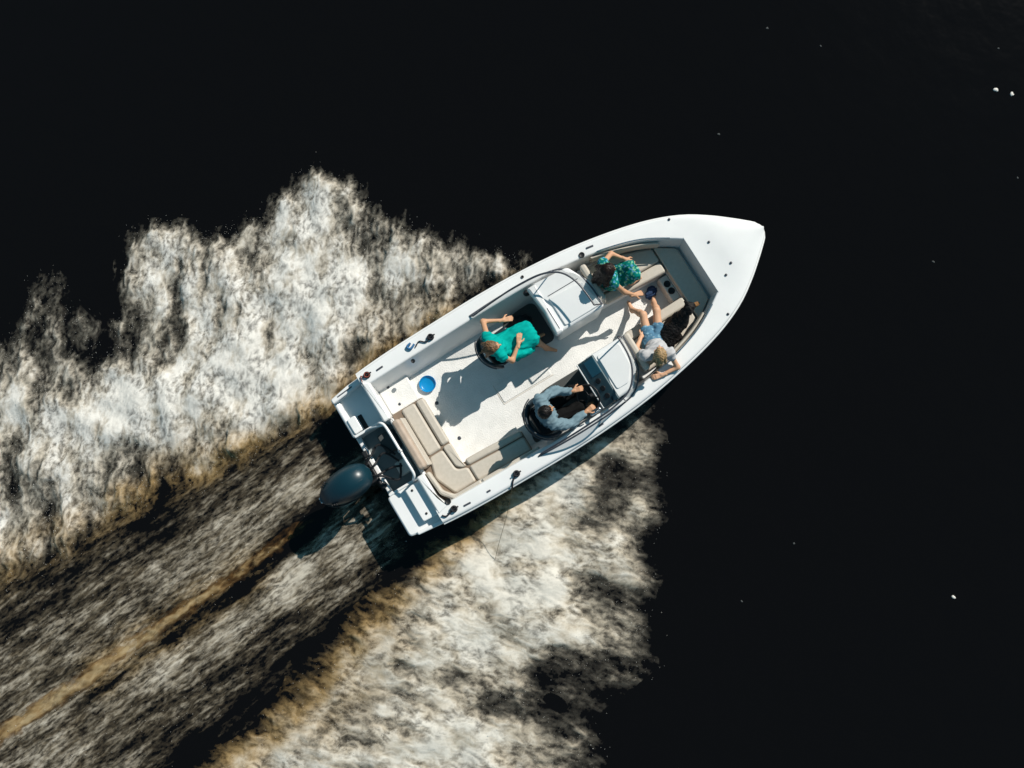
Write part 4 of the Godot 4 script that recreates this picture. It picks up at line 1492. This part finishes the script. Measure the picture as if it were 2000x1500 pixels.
func trunk(f: Field, j: Dictionary, grow: float, wide: float) -> void:
	var up: Vector3 = (j.neck - j.pelvis).normalized()
	var across: Vector3 = (j.sh_r - j.sh_l).normalized()
	var fwd := across.cross(up).normalized() * -1.0
	var bs := Basis(across, up, across.cross(up)).orthonormalized()
	f.ball(j.pelvis, Vector3(0.165 * wide + grow, 0.12 + grow, 0.115 + grow), bs)
	var waist: Vector3 = j.pelvis.lerp(j.neck, 0.38)
	f.ball(waist, Vector3(0.135 * wide + grow, 0.13, 0.095 + grow), bs)
	var chest: Vector3 = j.pelvis.lerp(j.neck, 0.70) + fwd * 0.0
	f.ball(chest, Vector3(0.155 * wide + grow, 0.15, 0.11 + grow), bs)
	f.capsule(j.sh_l, j.sh_r, 0.055 + grow, 0.055 + grow)

func person(j: Dictionary, o: Dictionary) -> void:
	var base: Vector3 = o.base
	var node := aboard("person", base)
	tag(node, o.label, "person", "people aboard")
	var skin: Color = o.skin
	var all := []
	for k in ["pelvis", "neck", "sh_l", "sh_r", "el_l", "el_r", "wr_l", "wr_r", "hip_l", "hip_r", "kn_l", "kn_r", "an_l", "an_r", "toe_l", "toe_r"]:
		all.append(j[k])
	var lim := limits(all, 0.19)
	var f := Field.new(lim[0], lim[1], 0.0135, 0.012)
	var w: float = o.get("wide", 1.0)
	trunk(f, j, 0.0, w)
	f.capsule(j.neck - (j.neck - j.pelvis).normalized() * 0.03, j.neck.lerp(j.head, 0.45), 0.058, 0.05)
	for s in ["l", "r"]:
		f.capsule(j["sh_" + s], j["el_" + s], 0.046 * w, 0.037 * w)
		f.capsule(j["el_" + s], j["wr_" + s], 0.038 * w, 0.026 * w)
		f.capsule(j["hip_" + s], j["kn_" + s], 0.082 * w, 0.055 * w)
		var calf: Vector3 = j["kn_" + s].lerp(j["an_" + s], 0.3)
		f.capsule(j["kn_" + s], calf, 0.052 * w, 0.053 * w)
		f.capsule(calf, j["an_" + s], 0.053 * w, 0.036 * w)
		f.capsule(j["an_" + s] + Vector3(0, -0.03, 0), j["toe_" + s], 0.037, 0.024)
		f.capsule(j["an_" + s] + Vector3(0, -0.03, 0), j["an_" + s].lerp(j["toe_" + s], -0.15) + Vector3(0, -0.03, 0), 0.035, 0.03)
	var body := MB.new()
	f.into(body, skin)
	hand_into(body, j.wr_l, j.hd_l, j.get("pm_l", Vector3(0, -1, 0)), 1.0, o.get("curl_l", 0.5), skin)
	hand_into(body, j.wr_r, j.hd_r, j.get("pm_r", Vector3(0, -1, 0)), -1.0, o.get("curl_r", 0.5), skin)
	var bs := head_into(body, j.head, j.look, j.crown, j.neck, skin)
	obj("body", body, mats.skin, node, true, base)
	# hair
	var hf := Field.new(j.head - Vector3(0.3, 0.42, 0.3), j.head + Vector3(0.3, 0.18, 0.3), 0.009, 0.008)
	var up: Vector3 = bs.y
	var fw: Vector3 = bs.z
	var rt: Vector3 = bs.x
	hf.ball(j.head + up * 0.050 - fw * 0.026, Vector3(0.088, 0.088, 0.098), bs)
	hf.ball(j.head + up * 0.005 - fw * 0.050, Vector3(0.088, 0.092, 0.070), bs)
	for lock in o.locks:
		hf.capsule(j.head + rt * lock[0].x + up * lock[0].y + fw * lock[0].z, j.head + rt * lock[1].x + up * lock[1].y + fw * lock[1].z, lock[2], lock[3])
	var hair := MB.new()
	hf.into(hair, o.hair)
	var strands := fnoise(o.seed + 3, 0.012, 2)
	var tone := fnoise(o.seed + 4, 0.02, 3)
	for k in hair.v.size():
		var q: Vector3 = bs.transposed() * (hair.v[k] - j.head)
		var a := atan2(q.x, q.z) * 0.09
		hair.v[k] += hair.n[k] * 0.014 * strands.get_noise_3d(a * 1.0, q.y * 0.15, q.z * 0.1)
		var g := 0.75 + 0.6 * tone.get_noise_3d(a, q.y * 0.2, q.z * 0.1)
		hair.c[k] = Color(o.hair.r * g, o.hair.g * g, o.hair.b * g)
	hair.v0 = 0
	hair.i0 = 0
	hair.smooth_only()
	obj("hair", hair, mats.hair, node, true, base)
	for garment in o.wear:
		var g := MB.new()
		var gf := Field.new(lim[0], lim[1], 0.0135, 0.012)
		var gr: float = garment.get("grow", 0.013)
		if garment.get("torso", false):
			trunk(gf, j, gr, w)
		if garment.get("seat", false):
			var across: Vector3 = (j.sh_r - j.sh_l).normalized()
			var u2: Vector3 = (j.neck - j.pelvis).normalized()
			gf.ball(j.pelvis, Vector3(0.165 * w + gr, 0.12 + gr, 0.115 + gr), Basis(across, u2, across.cross(u2)).orthonormalized())
		for s in ["l", "r"]:
			var sl: float = garment.get("sleeve", 0.0)
			if sl > 0.0:
				gf.capsule(j["sh_" + s], j["sh_" + s].lerp(j["el_" + s], minf(sl, 1.0)), 0.05 * w + gr, 0.042 * w + gr)
				if sl > 1.0:
					gf.capsule(j["el_" + s], j["el_" + s].lerp(j["wr_" + s], sl - 1.0), 0.042 * w + gr, 0.03 * w + gr)
			var tl: float = garment.get("leg", 0.0)
			if tl > 0.0:
				gf.capsule(j["hip_" + s], j["hip_" + s].lerp(j["kn_" + s], minf(tl, 1.0)), 0.085 * w + gr, lerpf(0.085, 0.058, minf(tl, 1.0)) * w + gr)
				if tl > 1.0:
					gf.capsule(j["kn_" + s], j["kn_" + s].lerp(j["an_" + s], tl - 1.0), 0.058 * w + gr, 0.048 * w + gr)
		if garment.get("skirt", false):
			for t in 5:
				var q := t / 4.0
				var reach: float = garment.reach
				gf.capsule(j.hip_l.lerp(j.hip_r, q), j.kn_l.lerp(j.kn_r, q) * reach + j.hip_l.lerp(j.hip_r, q) * (1.0 - reach), 0.085 * w + gr, 0.062 * w + gr)
			for q in garment.get("folds", []):
				gf.capsule(q[0], q[1], q[2], q[3])
		gf.into(g, garment.col)
		wrinkle(g, 0, 0.07, garment.get("crease", 0.018), o.seed + 11)
		if garment.has("print"):
			var pn := fnoise(o.seed + 21, 0.055, 2)
			var pq := fnoise(o.seed + 22, 0.05, 2)
			for k in g.v.size():
				if pn.get_noise_3dv(g.v[k]) > 0.22:
					g.c[k] = garment.print[0] if pq.get_noise_3dv(g.v[k]) > 0.0 else garment.print[1]
		obj(garment.name, g, mats.cloth, node, true, base)

func people() -> void:
	var tan_skin := Color(0.52, 0.29, 0.17)
	# the passenger in the port swivel seat
	person({"pelvis": Vector3(2.46, 0.83, -0.50), "neck": Vector3(2.36, 1.29, -0.49), "head": Vector3(2.34, 1.44, -0.46), "look": Vector3(1, -0.15, 0.25), "crown": Vector3(-0.12, 1, 0.05),
		"sh_l": Vector3(2.36, 1.22, -0.66), "sh_r": Vector3(2.39, 1.22, -0.31), "el_l": Vector3(2.43, 1.07, -0.90), "el_r": Vector3(2.50, 0.99, -0.22), "wr_l": Vector3(2.68, 1.02, -0.78), "wr_r": Vector3(2.70, 1.00, -0.38),
		"hd_l": Vector3(1, -0.15, 0.3), "hd_r": Vector3(0.6, 0.0, -0.8), "hip_l": Vector3(2.50, 0.81, -0.59), "hip_r": Vector3(2.50, 0.81, -0.41), "kn_l": Vector3(2.92, 0.86, -0.56), "kn_r": Vector3(2.93, 0.84, -0.34),
		"an_l": Vector3(2.98, 0.40, -0.42), "an_r": Vector3(3.08, 0.385, -0.20), "toe_l": Vector3(3.16, 0.30, -0.40), "toe_r": Vector3(3.19, 0.30, -0.10)}, {
		"label": "person in turquoise dress sitting in the port swivel seat, light brown hair", "base": Vector3(2.46, 0.72, -0.5), "skin": tan_skin, "hair": Color(0.20, 0.115, 0.06), "seed": 100, "wide": 0.95,
		"locks": [[Vector3(0.03, 0.03, -0.08), Vector3(0.03, -0.10, -0.10), 0.045, 0.03], [Vector3(-0.03, 0.03, -0.08), Vector3(-0.03, -0.11, -0.09), 0.045, 0.03], [Vector3(0.0, 0.03, -0.09), Vector3(0.0, -0.13, -0.11), 0.045, 0.03], [Vector3(0.06, 0.03, -0.05), Vector3(0.10, -0.07, -0.14), 0.035, 0.016], [Vector3(-0.06, 0.03, -0.05), Vector3(-0.09, -0.06, -0.15), 0.035, 0.014], [Vector3(0.01, 0.06, -0.09), Vector3(0.03, 0.0, -0.19), 0.035, 0.012]],
		"wear": [{"name": "dress", "torso": true, "skirt": true, "reach": 1.02, "col": Color(0.003, 0.33, 0.295), "grow": 0.020, "crease": 0.024, "folds": [[Vector3(2.55, 0.86, -0.30), Vector3(2.78, 0.80, -0.24), 0.08, 0.06], [Vector3(2.60, 0.74, -0.26), Vector3(2.86, 0.72, -0.26), 0.05, 0.05]]}]})
	# the helmsman
	person({"pelvis": Vector3(2.53, 0.83, 0.69), "neck": Vector3(2.49, 1.33, 0.67), "head": Vector3(2.50, 1.49, 0.67), "look": Vector3(1, -0.2, 0.0), "crown": Vector3(-0.02, 1, 0.0),
		"sh_l": Vector3(2.51, 1.26, 0.48), "sh_r": Vector3(2.51, 1.26, 0.86), "el_l": Vector3(2.76, 1.10, 0.46), "el_r": Vector3(2.75, 1.09, 0.98), "wr_l": Vector3(3.00, 1.10, 0.60), "wr_r": Vector3(3.00, 1.10, 0.94),
		"hd_l": Vector3(1, 0.1, 0.25), "hd_r": Vector3(1, 0.1, -0.1), "hip_l": Vector3(2.58, 0.82, 0.59), "hip_r": Vector3(2.58, 0.82, 0.79), "kn_l": Vector3(3.0, 0.85, 0.57), "kn_r": Vector3(3.0, 0.85, 0.83),
		"an_l": Vector3(3.06, 0.39, 0.57), "an_r": Vector3(3.06, 0.39, 0.83), "toe_l": Vector3(3.24, 0.30, 0.56), "toe_r": Vector3(3.24, 0.30, 0.85)}, {
		"label": "person steering at the helm in a pale grey blue long-sleeved shirt, dark hair", "base": Vector3(2.53, 0.72, 0.69), "skin": Color(0.48, 0.26, 0.15), "hair": Color(0.014, 0.011, 0.010), "seed": 200, "wide": 1.08, "curl_l": 1.1, "curl_r": 1.1, "locks": [],
		"wear": [{"name": "shirt", "torso": true, "sleeve": 1.75, "col": Color(0.15, 0.225, 0.265), "grow": 0.020, "crease": 0.032}, {"name": "trousers", "seat": true, "leg": 1.9, "col": Color(0.008, 0.008, 0.010), "grow": 0.02}]})
	# the dark-haired passenger on the port bow seat, knees drawn up
	person({"pelvis": Vector3(4.32, 0.76, -0.56), "neck": Vector3(4.27, 1.22, -0.56), "head": Vector3(4.27, 1.37, -0.56), "look": Vector3(1, -0.5, 0.15), "crown": Vector3(0.25, 1, 0.0),
		"sh_l": Vector3(4.30, 1.16, -0.72), "sh_r": Vector3(4.28, 1.16, -0.39), "el_l": Vector3(4.50, 1.03, -0.80), "el_r": Vector3(4.38, 0.97, -0.24), "wr_l": Vector3(4.64, 1.0, -0.63), "wr_r": Vector3(4.50, 0.88, -0.14),
		"hd_l": Vector3(0.6, -0.2, 0.9), "hd_r": Vector3(0.9, -0.3, 0.2), "hip_l": Vector3(4.37, 0.75, -0.62), "hip_r": Vector3(4.37, 0.75, -0.46), "kn_l": Vector3(4.63, 1.0, -0.52), "kn_r": Vector3(4.63, 0.99, -0.36),
		"an_l": Vector3(4.60, 0.71, -0.49), "an_r": Vector3(4.61, 0.71, -0.34), "toe_l": Vector3(4.75, 0.68, -0.47), "toe_r": Vector3(4.76, 0.68, -0.33)}, {
		"label": "person in patterned teal dress on the port bow seat, long dark hair, knees drawn up", "base": Vector3(4.32, 0.64, -0.56), "skin": tan_skin, "hair": Color(0.022, 0.013, 0.010), "seed": 300, "wide": 0.94,
		"locks": [[Vector3(0.04, 0.04, -0.07), Vector3(0.07, -0.26, -0.10), 0.05, 0.035], [Vector3(-0.04, 0.04, -0.07), Vector3(-0.06, -0.28, -0.10), 0.05, 0.035], [Vector3(0.0, 0.04, -0.08), Vector3(0.0, -0.31, -0.13), 0.055, 0.04], [Vector3(0.07, -0.05, -0.05), Vector3(0.14, -0.20, -0.04), 0.045, 0.04], [Vector3(-0.07, -0.05, -0.05), Vector3(-0.14, -0.20, -0.04), 0.045, 0.04], [Vector3(0.06, 0.03, 0.0), Vector3(0.10, -0.20, 0.03), 0.035, 0.03], [Vector3(-0.06, 0.03, 0.0), Vector3(-0.09, -0.18, 0.0), 0.035, 0.028]],
		"wear": [{"name": "dress", "torso": true, "skirt": true, "reach": 1.03, "col": Color(0.003, 0.15, 0.13), "grow": 0.020, "crease": 0.022, "print": [Color(0.10, 0.30, 0.55), Color(0.22, 0.52, 0.30)]}]})
	# the blonde passenger on the starboard bow seat, legs across the gap
	person({"pelvis": Vector3(4.40, 0.75, 0.60), "neck": Vector3(4.26, 1.20, 0.78), "head": Vector3(4.25, 1.36, 0.79), "look": Vector3(0.5, -0.25, -0.8), "crown": Vector3(-0.05, 1, 0.05),
		"sh_l": Vector3(4.11, 1.14, 0.70), "sh_r": Vector3(4.42, 1.14, 0.84), "el_l": Vector3(4.10, 0.92, 0.54), "el_r": Vector3(4.44, 1.0, 1.07), "wr_l": Vector3(4.28, 0.82, 0.42), "wr_r": Vector3(4.20, 0.985, 1.05),
		"hd_l": Vector3(0.9, -0.2, -0.4), "hd_r": Vector3(-0.9, -0.05, -0.25), "hip_l": Vector3(4.34, 0.75, 0.55), "hip_r": Vector3(4.48, 0.75, 0.60), "kn_l": Vector3(4.48, 0.77, 0.16), "kn_r": Vector3(4.68, 0.77, 0.21),
		"an_l": Vector3(4.47, 0.40, -0.02), "an_r": Vector3(4.80, 0.40, 0.06), "toe_l": Vector3(4.50, 0.31, -0.16), "toe_r": Vector3(4.88, 0.31, -0.06)}, {
		"label": "person in denim shorts and pale top on the starboard bow seat, blonde hair, bare legs", "base": Vector3(4.40, 0.64, 0.60), "skin": Color(0.60, 0.35, 0.22), "hair": Color(0.42, 0.28, 0.14), "seed": 400, "wide": 0.94,
		"locks": [[Vector3(0.0, 0.06, -0.09), Vector3(0.0, 0.03, -0.14), 0.045, 0.04], [Vector3(0.03, 0.0, -0.09), Vector3(0.04, -0.12, -0.11), 0.035, 0.025], [Vector3(-0.03, 0.0, -0.09), Vector3(-0.04, -0.12, -0.11), 0.035, 0.025], [Vector3(-0.05, 0.03, -0.06), Vector3(-0.12, -0.03, -0.15), 0.035, 0.012], [Vector3(0.05, 0.03, -0.06), Vector3(0.09, -0.06, -0.14), 0.035, 0.012], [Vector3(-0.02, 0.05, -0.1), Vector3(-0.05, 0.0, -0.19), 0.03, 0.010]],
		"wear": [{"name": "top", "torso": true, "sleeve": 0.25, "col": Color(0.44, 0.44, 0.45), "grow": 0.018, "crease": 0.024}, {"name": "shorts", "seat": true, "leg": 0.42, "col": Color(0.085, 0.19, 0.29), "grow": 0.022, "print": [Color(0.20, 0.36, 0.45), Color(0.06, 0.14, 0.22)]}]})

# ---------------------------------------------------------------- the dog, sitting on the starboard bow seat
func dog() -> void:
	var base := Vector3(4.72, 0.64, 0.56)
	var node := aboard("dog", base)
	tag(node, "black and tan dog sitting on the starboard bow seat cushion", "dog")
	var rump := Vector3(4.58, 0.78, 0.62)
	var chest := Vector3(4.84, 0.90, 0.52)
	var nape := Vector3(4.93, 1.08, 0.47)
	var head := Vector3(5.01, 1.14, 0.44)
	var look := Vector3(0.9, -0.22, 0.1).normalized()
	var side := Vector3(look.z, 0, -look.x).normalized() * -1.0
	var f := Field.new(Vector3(4.30, 0.60, 0.22), Vector3(5.36, 1.34, 0.95), 0.010, 0.012)
	f.capsule(rump, rump.lerp(chest, 0.5) + Vector3(0, 0.02, 0), 0.125, 0.115)
	f.capsule(rump.lerp(chest, 0.5) + Vector3(0, 0.02, 0), chest, 0.115, 0.13)
	f.capsule(chest + Vector3(0.02, 0.05, 0), nape, 0.105, 0.075)
	f.ball(head, Vector3(0.075, 0.068, 0.072))
	f.capsule(head + look * 0.04 - Vector3(0, 0.015, 0), head + look * 0.14 - Vector3(0, 0.03, 0), 0.046, 0.030)
	for s in [-1.0, 1.0]:
		# ears
		f.capsule(head + side * s * 0.055 + Vector3(-0.02, 0.05, 0), head + side * s * 0.098 + Vector3(-0.03, 0.015, 0), 0.024, 0.016)
		# hind leg: thigh, shank, foot
		var off: Vector3 = side * s * 0.12
		var knee := rump + off * 1.1 + Vector3(0.17, 0.0, -0.05)
		var hock := rump + off * 1.1 + Vector3(0.02, -0.08, 0.0)
		f.capsule(rump + off * 0.6, knee, 0.085, 0.055)
		f.capsule(knee, hock, 0.045, 0.03)
		f.capsule(hock, hock + Vector3(0.15, -0.02, -0.05), 0.028, 0.026)
		# fore leg with its wrist
		var fo: Vector3 = side * s * 0.075
		f.capsule(chest + fo + Vector3(0.02, 0, 0), chest + fo * 1.1 + Vector3(0.05, -0.13, -0.01), 0.055, 0.036)
		f.capsule(chest + fo * 1.1 + Vector3(0.05, -0.13, -0.01), chest + fo * 1.1 + Vector3(0.06, -0.225, -0.01), 0.034, 0.028)
		f.capsule(chest + fo * 1.1 + Vector3(0.06, -0.228, -0.01), chest + fo * 1.1 + Vector3(0.12, -0.232, -0.02), 0.030, 0.025)
	f.capsule(rump + Vector3(-0.08, -0.06, 0.04), rump + Vector3(-0.16, -0.09, 0.14), 0.036, 0.026)
	f.capsule(rump + Vector3(-0.16, -0.09, 0.14), rump + Vector3(-0.10, -0.095, 0.24), 0.026, 0.014)
	var b := MB.new()
	f.into(b, Color(0.010, 0.009, 0.009))
	var n := fnoise(501, 0.035, 3)
	for k in b.v.size():
		var p := b.v[k]
		var to_head := p - head
		var muzzle := to_head.dot(look) > 0.085 and to_head.y < 0.02
		var paw := p.y < 0.735 and p.x > 4.86
		var tuft := n.get_noise_3d(p.x, p.y * 0.6, p.z)
		if muzzle or paw:
			b.c[k] = Color(0.17, 0.09, 0.035)
		else:
			var g := 1.0 + tuft
			b.c[k] = Color(0.010 * g, 0.009 * g, 0.009 * g)
		b.v[k] += b.n[k] * 0.012 * tuft
	b.v0 = 0
	b.i0 = 0
	b.smooth_only()
	b.ball(head + look * 0.165 - Vector3(0, 0.012, 0), Vector3(0.014, 0.012, 0.016), Basis(), Color(0.006, 0.006, 0.006), 10)
	for s in [-1.0, 1.0]:
		b.ball(head + look * 0.062 + side * s * 0.034 + Vector3(0, 0.030, 0), Vector3(0.009, 0.009, 0.009), Basis(), Color(0.03, 0.015, 0.008), 10)
	obj("body", b, mats.fur, node, true, base)

# ---------------------------------------------------------------- small things lying about
func small_things() -> void:
	# blue bowl on the floor
	var at := Vector3(1.30, FLOOR, -0.66)
	var bowl := aboard("bowl", at)
	tag(bowl, "round blue plastic bowl on the white floor by the locker", "bowl")
	var p := MB.new()
	p.lathe([Vector2(0.095, 0.0), Vector2(0.115, 0.03), Vector2(0.126, 0.05), Vector2(0.123, 0.055), Vector2(0.117, 0.05), Vector2(0.106, 0.03), Vector2(0.088, 0.016), Vector2(0.001, 0.012)], Transform3D(), 36)
	obj("shell", p, mats.blue_plastic, bowl)
	# navy bag by the blonde passenger's feet
	at = Vector3(4.86, FLOOR, -0.10)
	var bag := aboard("cloth_bag", at)
	tag(bag, "small navy cloth bag on the bow floor between the seats", "bag")
	var f := Field.new(Vector3(-0.2, -0.05, -0.2), Vector3(0.2, 0.2, 0.2), 0.01, 0.012)
	f.ball(Vector3(0, 0.045, 0), Vector3(0.105, 0.05, 0.075), Basis(Vector3.UP, 0.4))
	f.ball(Vector3(0.03, 0.06, -0.02), Vector3(0.06, 0.05, 0.05))
	p = MB.new()
	f.into(p)
	wrinkle(p, 0, 0.04, 0.02, 77)
	for k in p.v.size():
		p.v[k].y = maxf(p.v[k].y, 0.002)
	obj("pouch", p, mats.bag_navy, bag)
	p = MB.new()
	p.tube(smooth_path([Vector3(-0.07, 0.07, 0.03), Vector3(-0.04, 0.12, 0.05), Vector3(0.03, 0.125, 0.04), Vector3(0.06, 0.09, 0.02)], 6), 0.008, 6)
	obj("handle", p, mats.bag_navy, bag)
	# black bag on the mat in front of the port swivel seat
	at = Vector3(2.98, FLOOR + 0.014, -0.74)
	var hb := aboard("handbag", at)
	tag(hb, "black handbag lying on the dark mat before the port swivel seat", "bag")
	f = Field.new(Vector3(-0.25, -0.05, -0.25), Vector3(0.25, 0.3, 0.25), 0.011, 0.014)
	f.ball(Vector3(0, 0.09, 0), Vector3(0.15, 0.09, 0.085), Basis(Vector3.UP, -0.5))
	f.ball(Vector3(0.04, 0.12, 0.02), Vector3(0.08, 0.07, 0.07))
	p = MB.new()
	f.into(p)
	wrinkle(p, 0, 0.05, 0.025, 79)
	for k in p.v.size():
		p.v[k].y = maxf(p.v[k].y, 0.002)
	obj("pouch", p, mats.black_plastic, hb)
	p = MB.new()
	p.tube(smooth_path([Vector3(-0.10, 0.12, 0.05), Vector3(-0.07, 0.20, 0.08), Vector3(0.05, 0.21, 0.03), Vector3(0.10, 0.15, -0.03)], 6), 0.009, 6)
	obj("handle", p, mats.black_plastic, hb)
	# lines made fast to the cleats
	line("mooring_line", "dark mooring line looped round the port quarter cleat beside the blue rope end", [Vector3(1.69, 0.90, -1.13), Vector3(1.60, 0.885, -1.10), Vector3(1.52, 0.885, -1.16), Vector3(1.44, 0.885, -1.12)], 0.009, "rope_dark", true)
	line("rope_end", "short blue rope end lying on the port gunwale", [Vector3(1.44, 0.895, -1.16), Vector3(1.36, 0.89, -1.13), Vector3(1.33, 0.89, -1.18), Vector3(1.40, 0.895, -1.20)], 0.016, "rope_blue", false)
	line("mooring_line", "reddish mooring line tied to the port stern cleat", [Vector3(0.64, 0.90, -1.13), Vector3(0.58, 0.885, -1.12), Vector3(0.555, 0.885, -1.16), Vector3(0.53, 0.885, -1.07)], 0.007, "rope_red", true)
	line("mooring_line", "dark mooring line looped round the starboard cleat beside the side seat", [Vector3(1.73, 0.90, 1.165), Vector3(1.67, 0.885, 1.20), Vector3(1.62, 0.882, 1.24), Vector3(1.58, 0.84, 1.295), Vector3(1.56, 0.72, 1.305)], 0.012, "rope_dark", true)
	line("mooring_line", "dark mooring line looped round the starboard stern cleat", [Vector3(0.73, 0.90, 1.13), Vector3(0.65, 0.882, 1.15), Vector3(0.58, 0.882, 1.16), Vector3(0.54, 0.88, 1.12)], 0.012, "rope_dark", true)
	line("fishing_line", "thin brown line trailing from the starboard gunwale into the foam", [Vector3(1.60, 0.88, 1.26), Vector3(1.54, 0.80, 1.34), Vector3(1.30, 0.50, 1.60), Vector3(1.02, 0.24, 1.86), Vector3(0.80, 0.0, 2.08)], 0.003, "rope_tan", false)

func line(called: String, label: String, pts: Array, r: float, m: String, loop: bool) -> void:
	var base: Vector3 = pts[0]
	var node := aboard(called, base)
	tag(node, label, "rope")
	var p := MB.new()
	p.tube(smooth_path(pts, 6), r, 8)
	obj("strand", p, mats[m], node, false, base)
	if loop:
		p = MB.new()
		var ring := []
		for k in 25:
			var an := TAU * k / 24.0 * 1.8
			ring.append(base + Vector3(cos(an) * (0.030 + k * 0.0004), -0.008 + k * 0.0006, sin(an) * (0.030 + k * 0.0004)))
		p.tube(ring, r * 0.9, 7)
		obj("loop", p, mats[m], node, false, base)
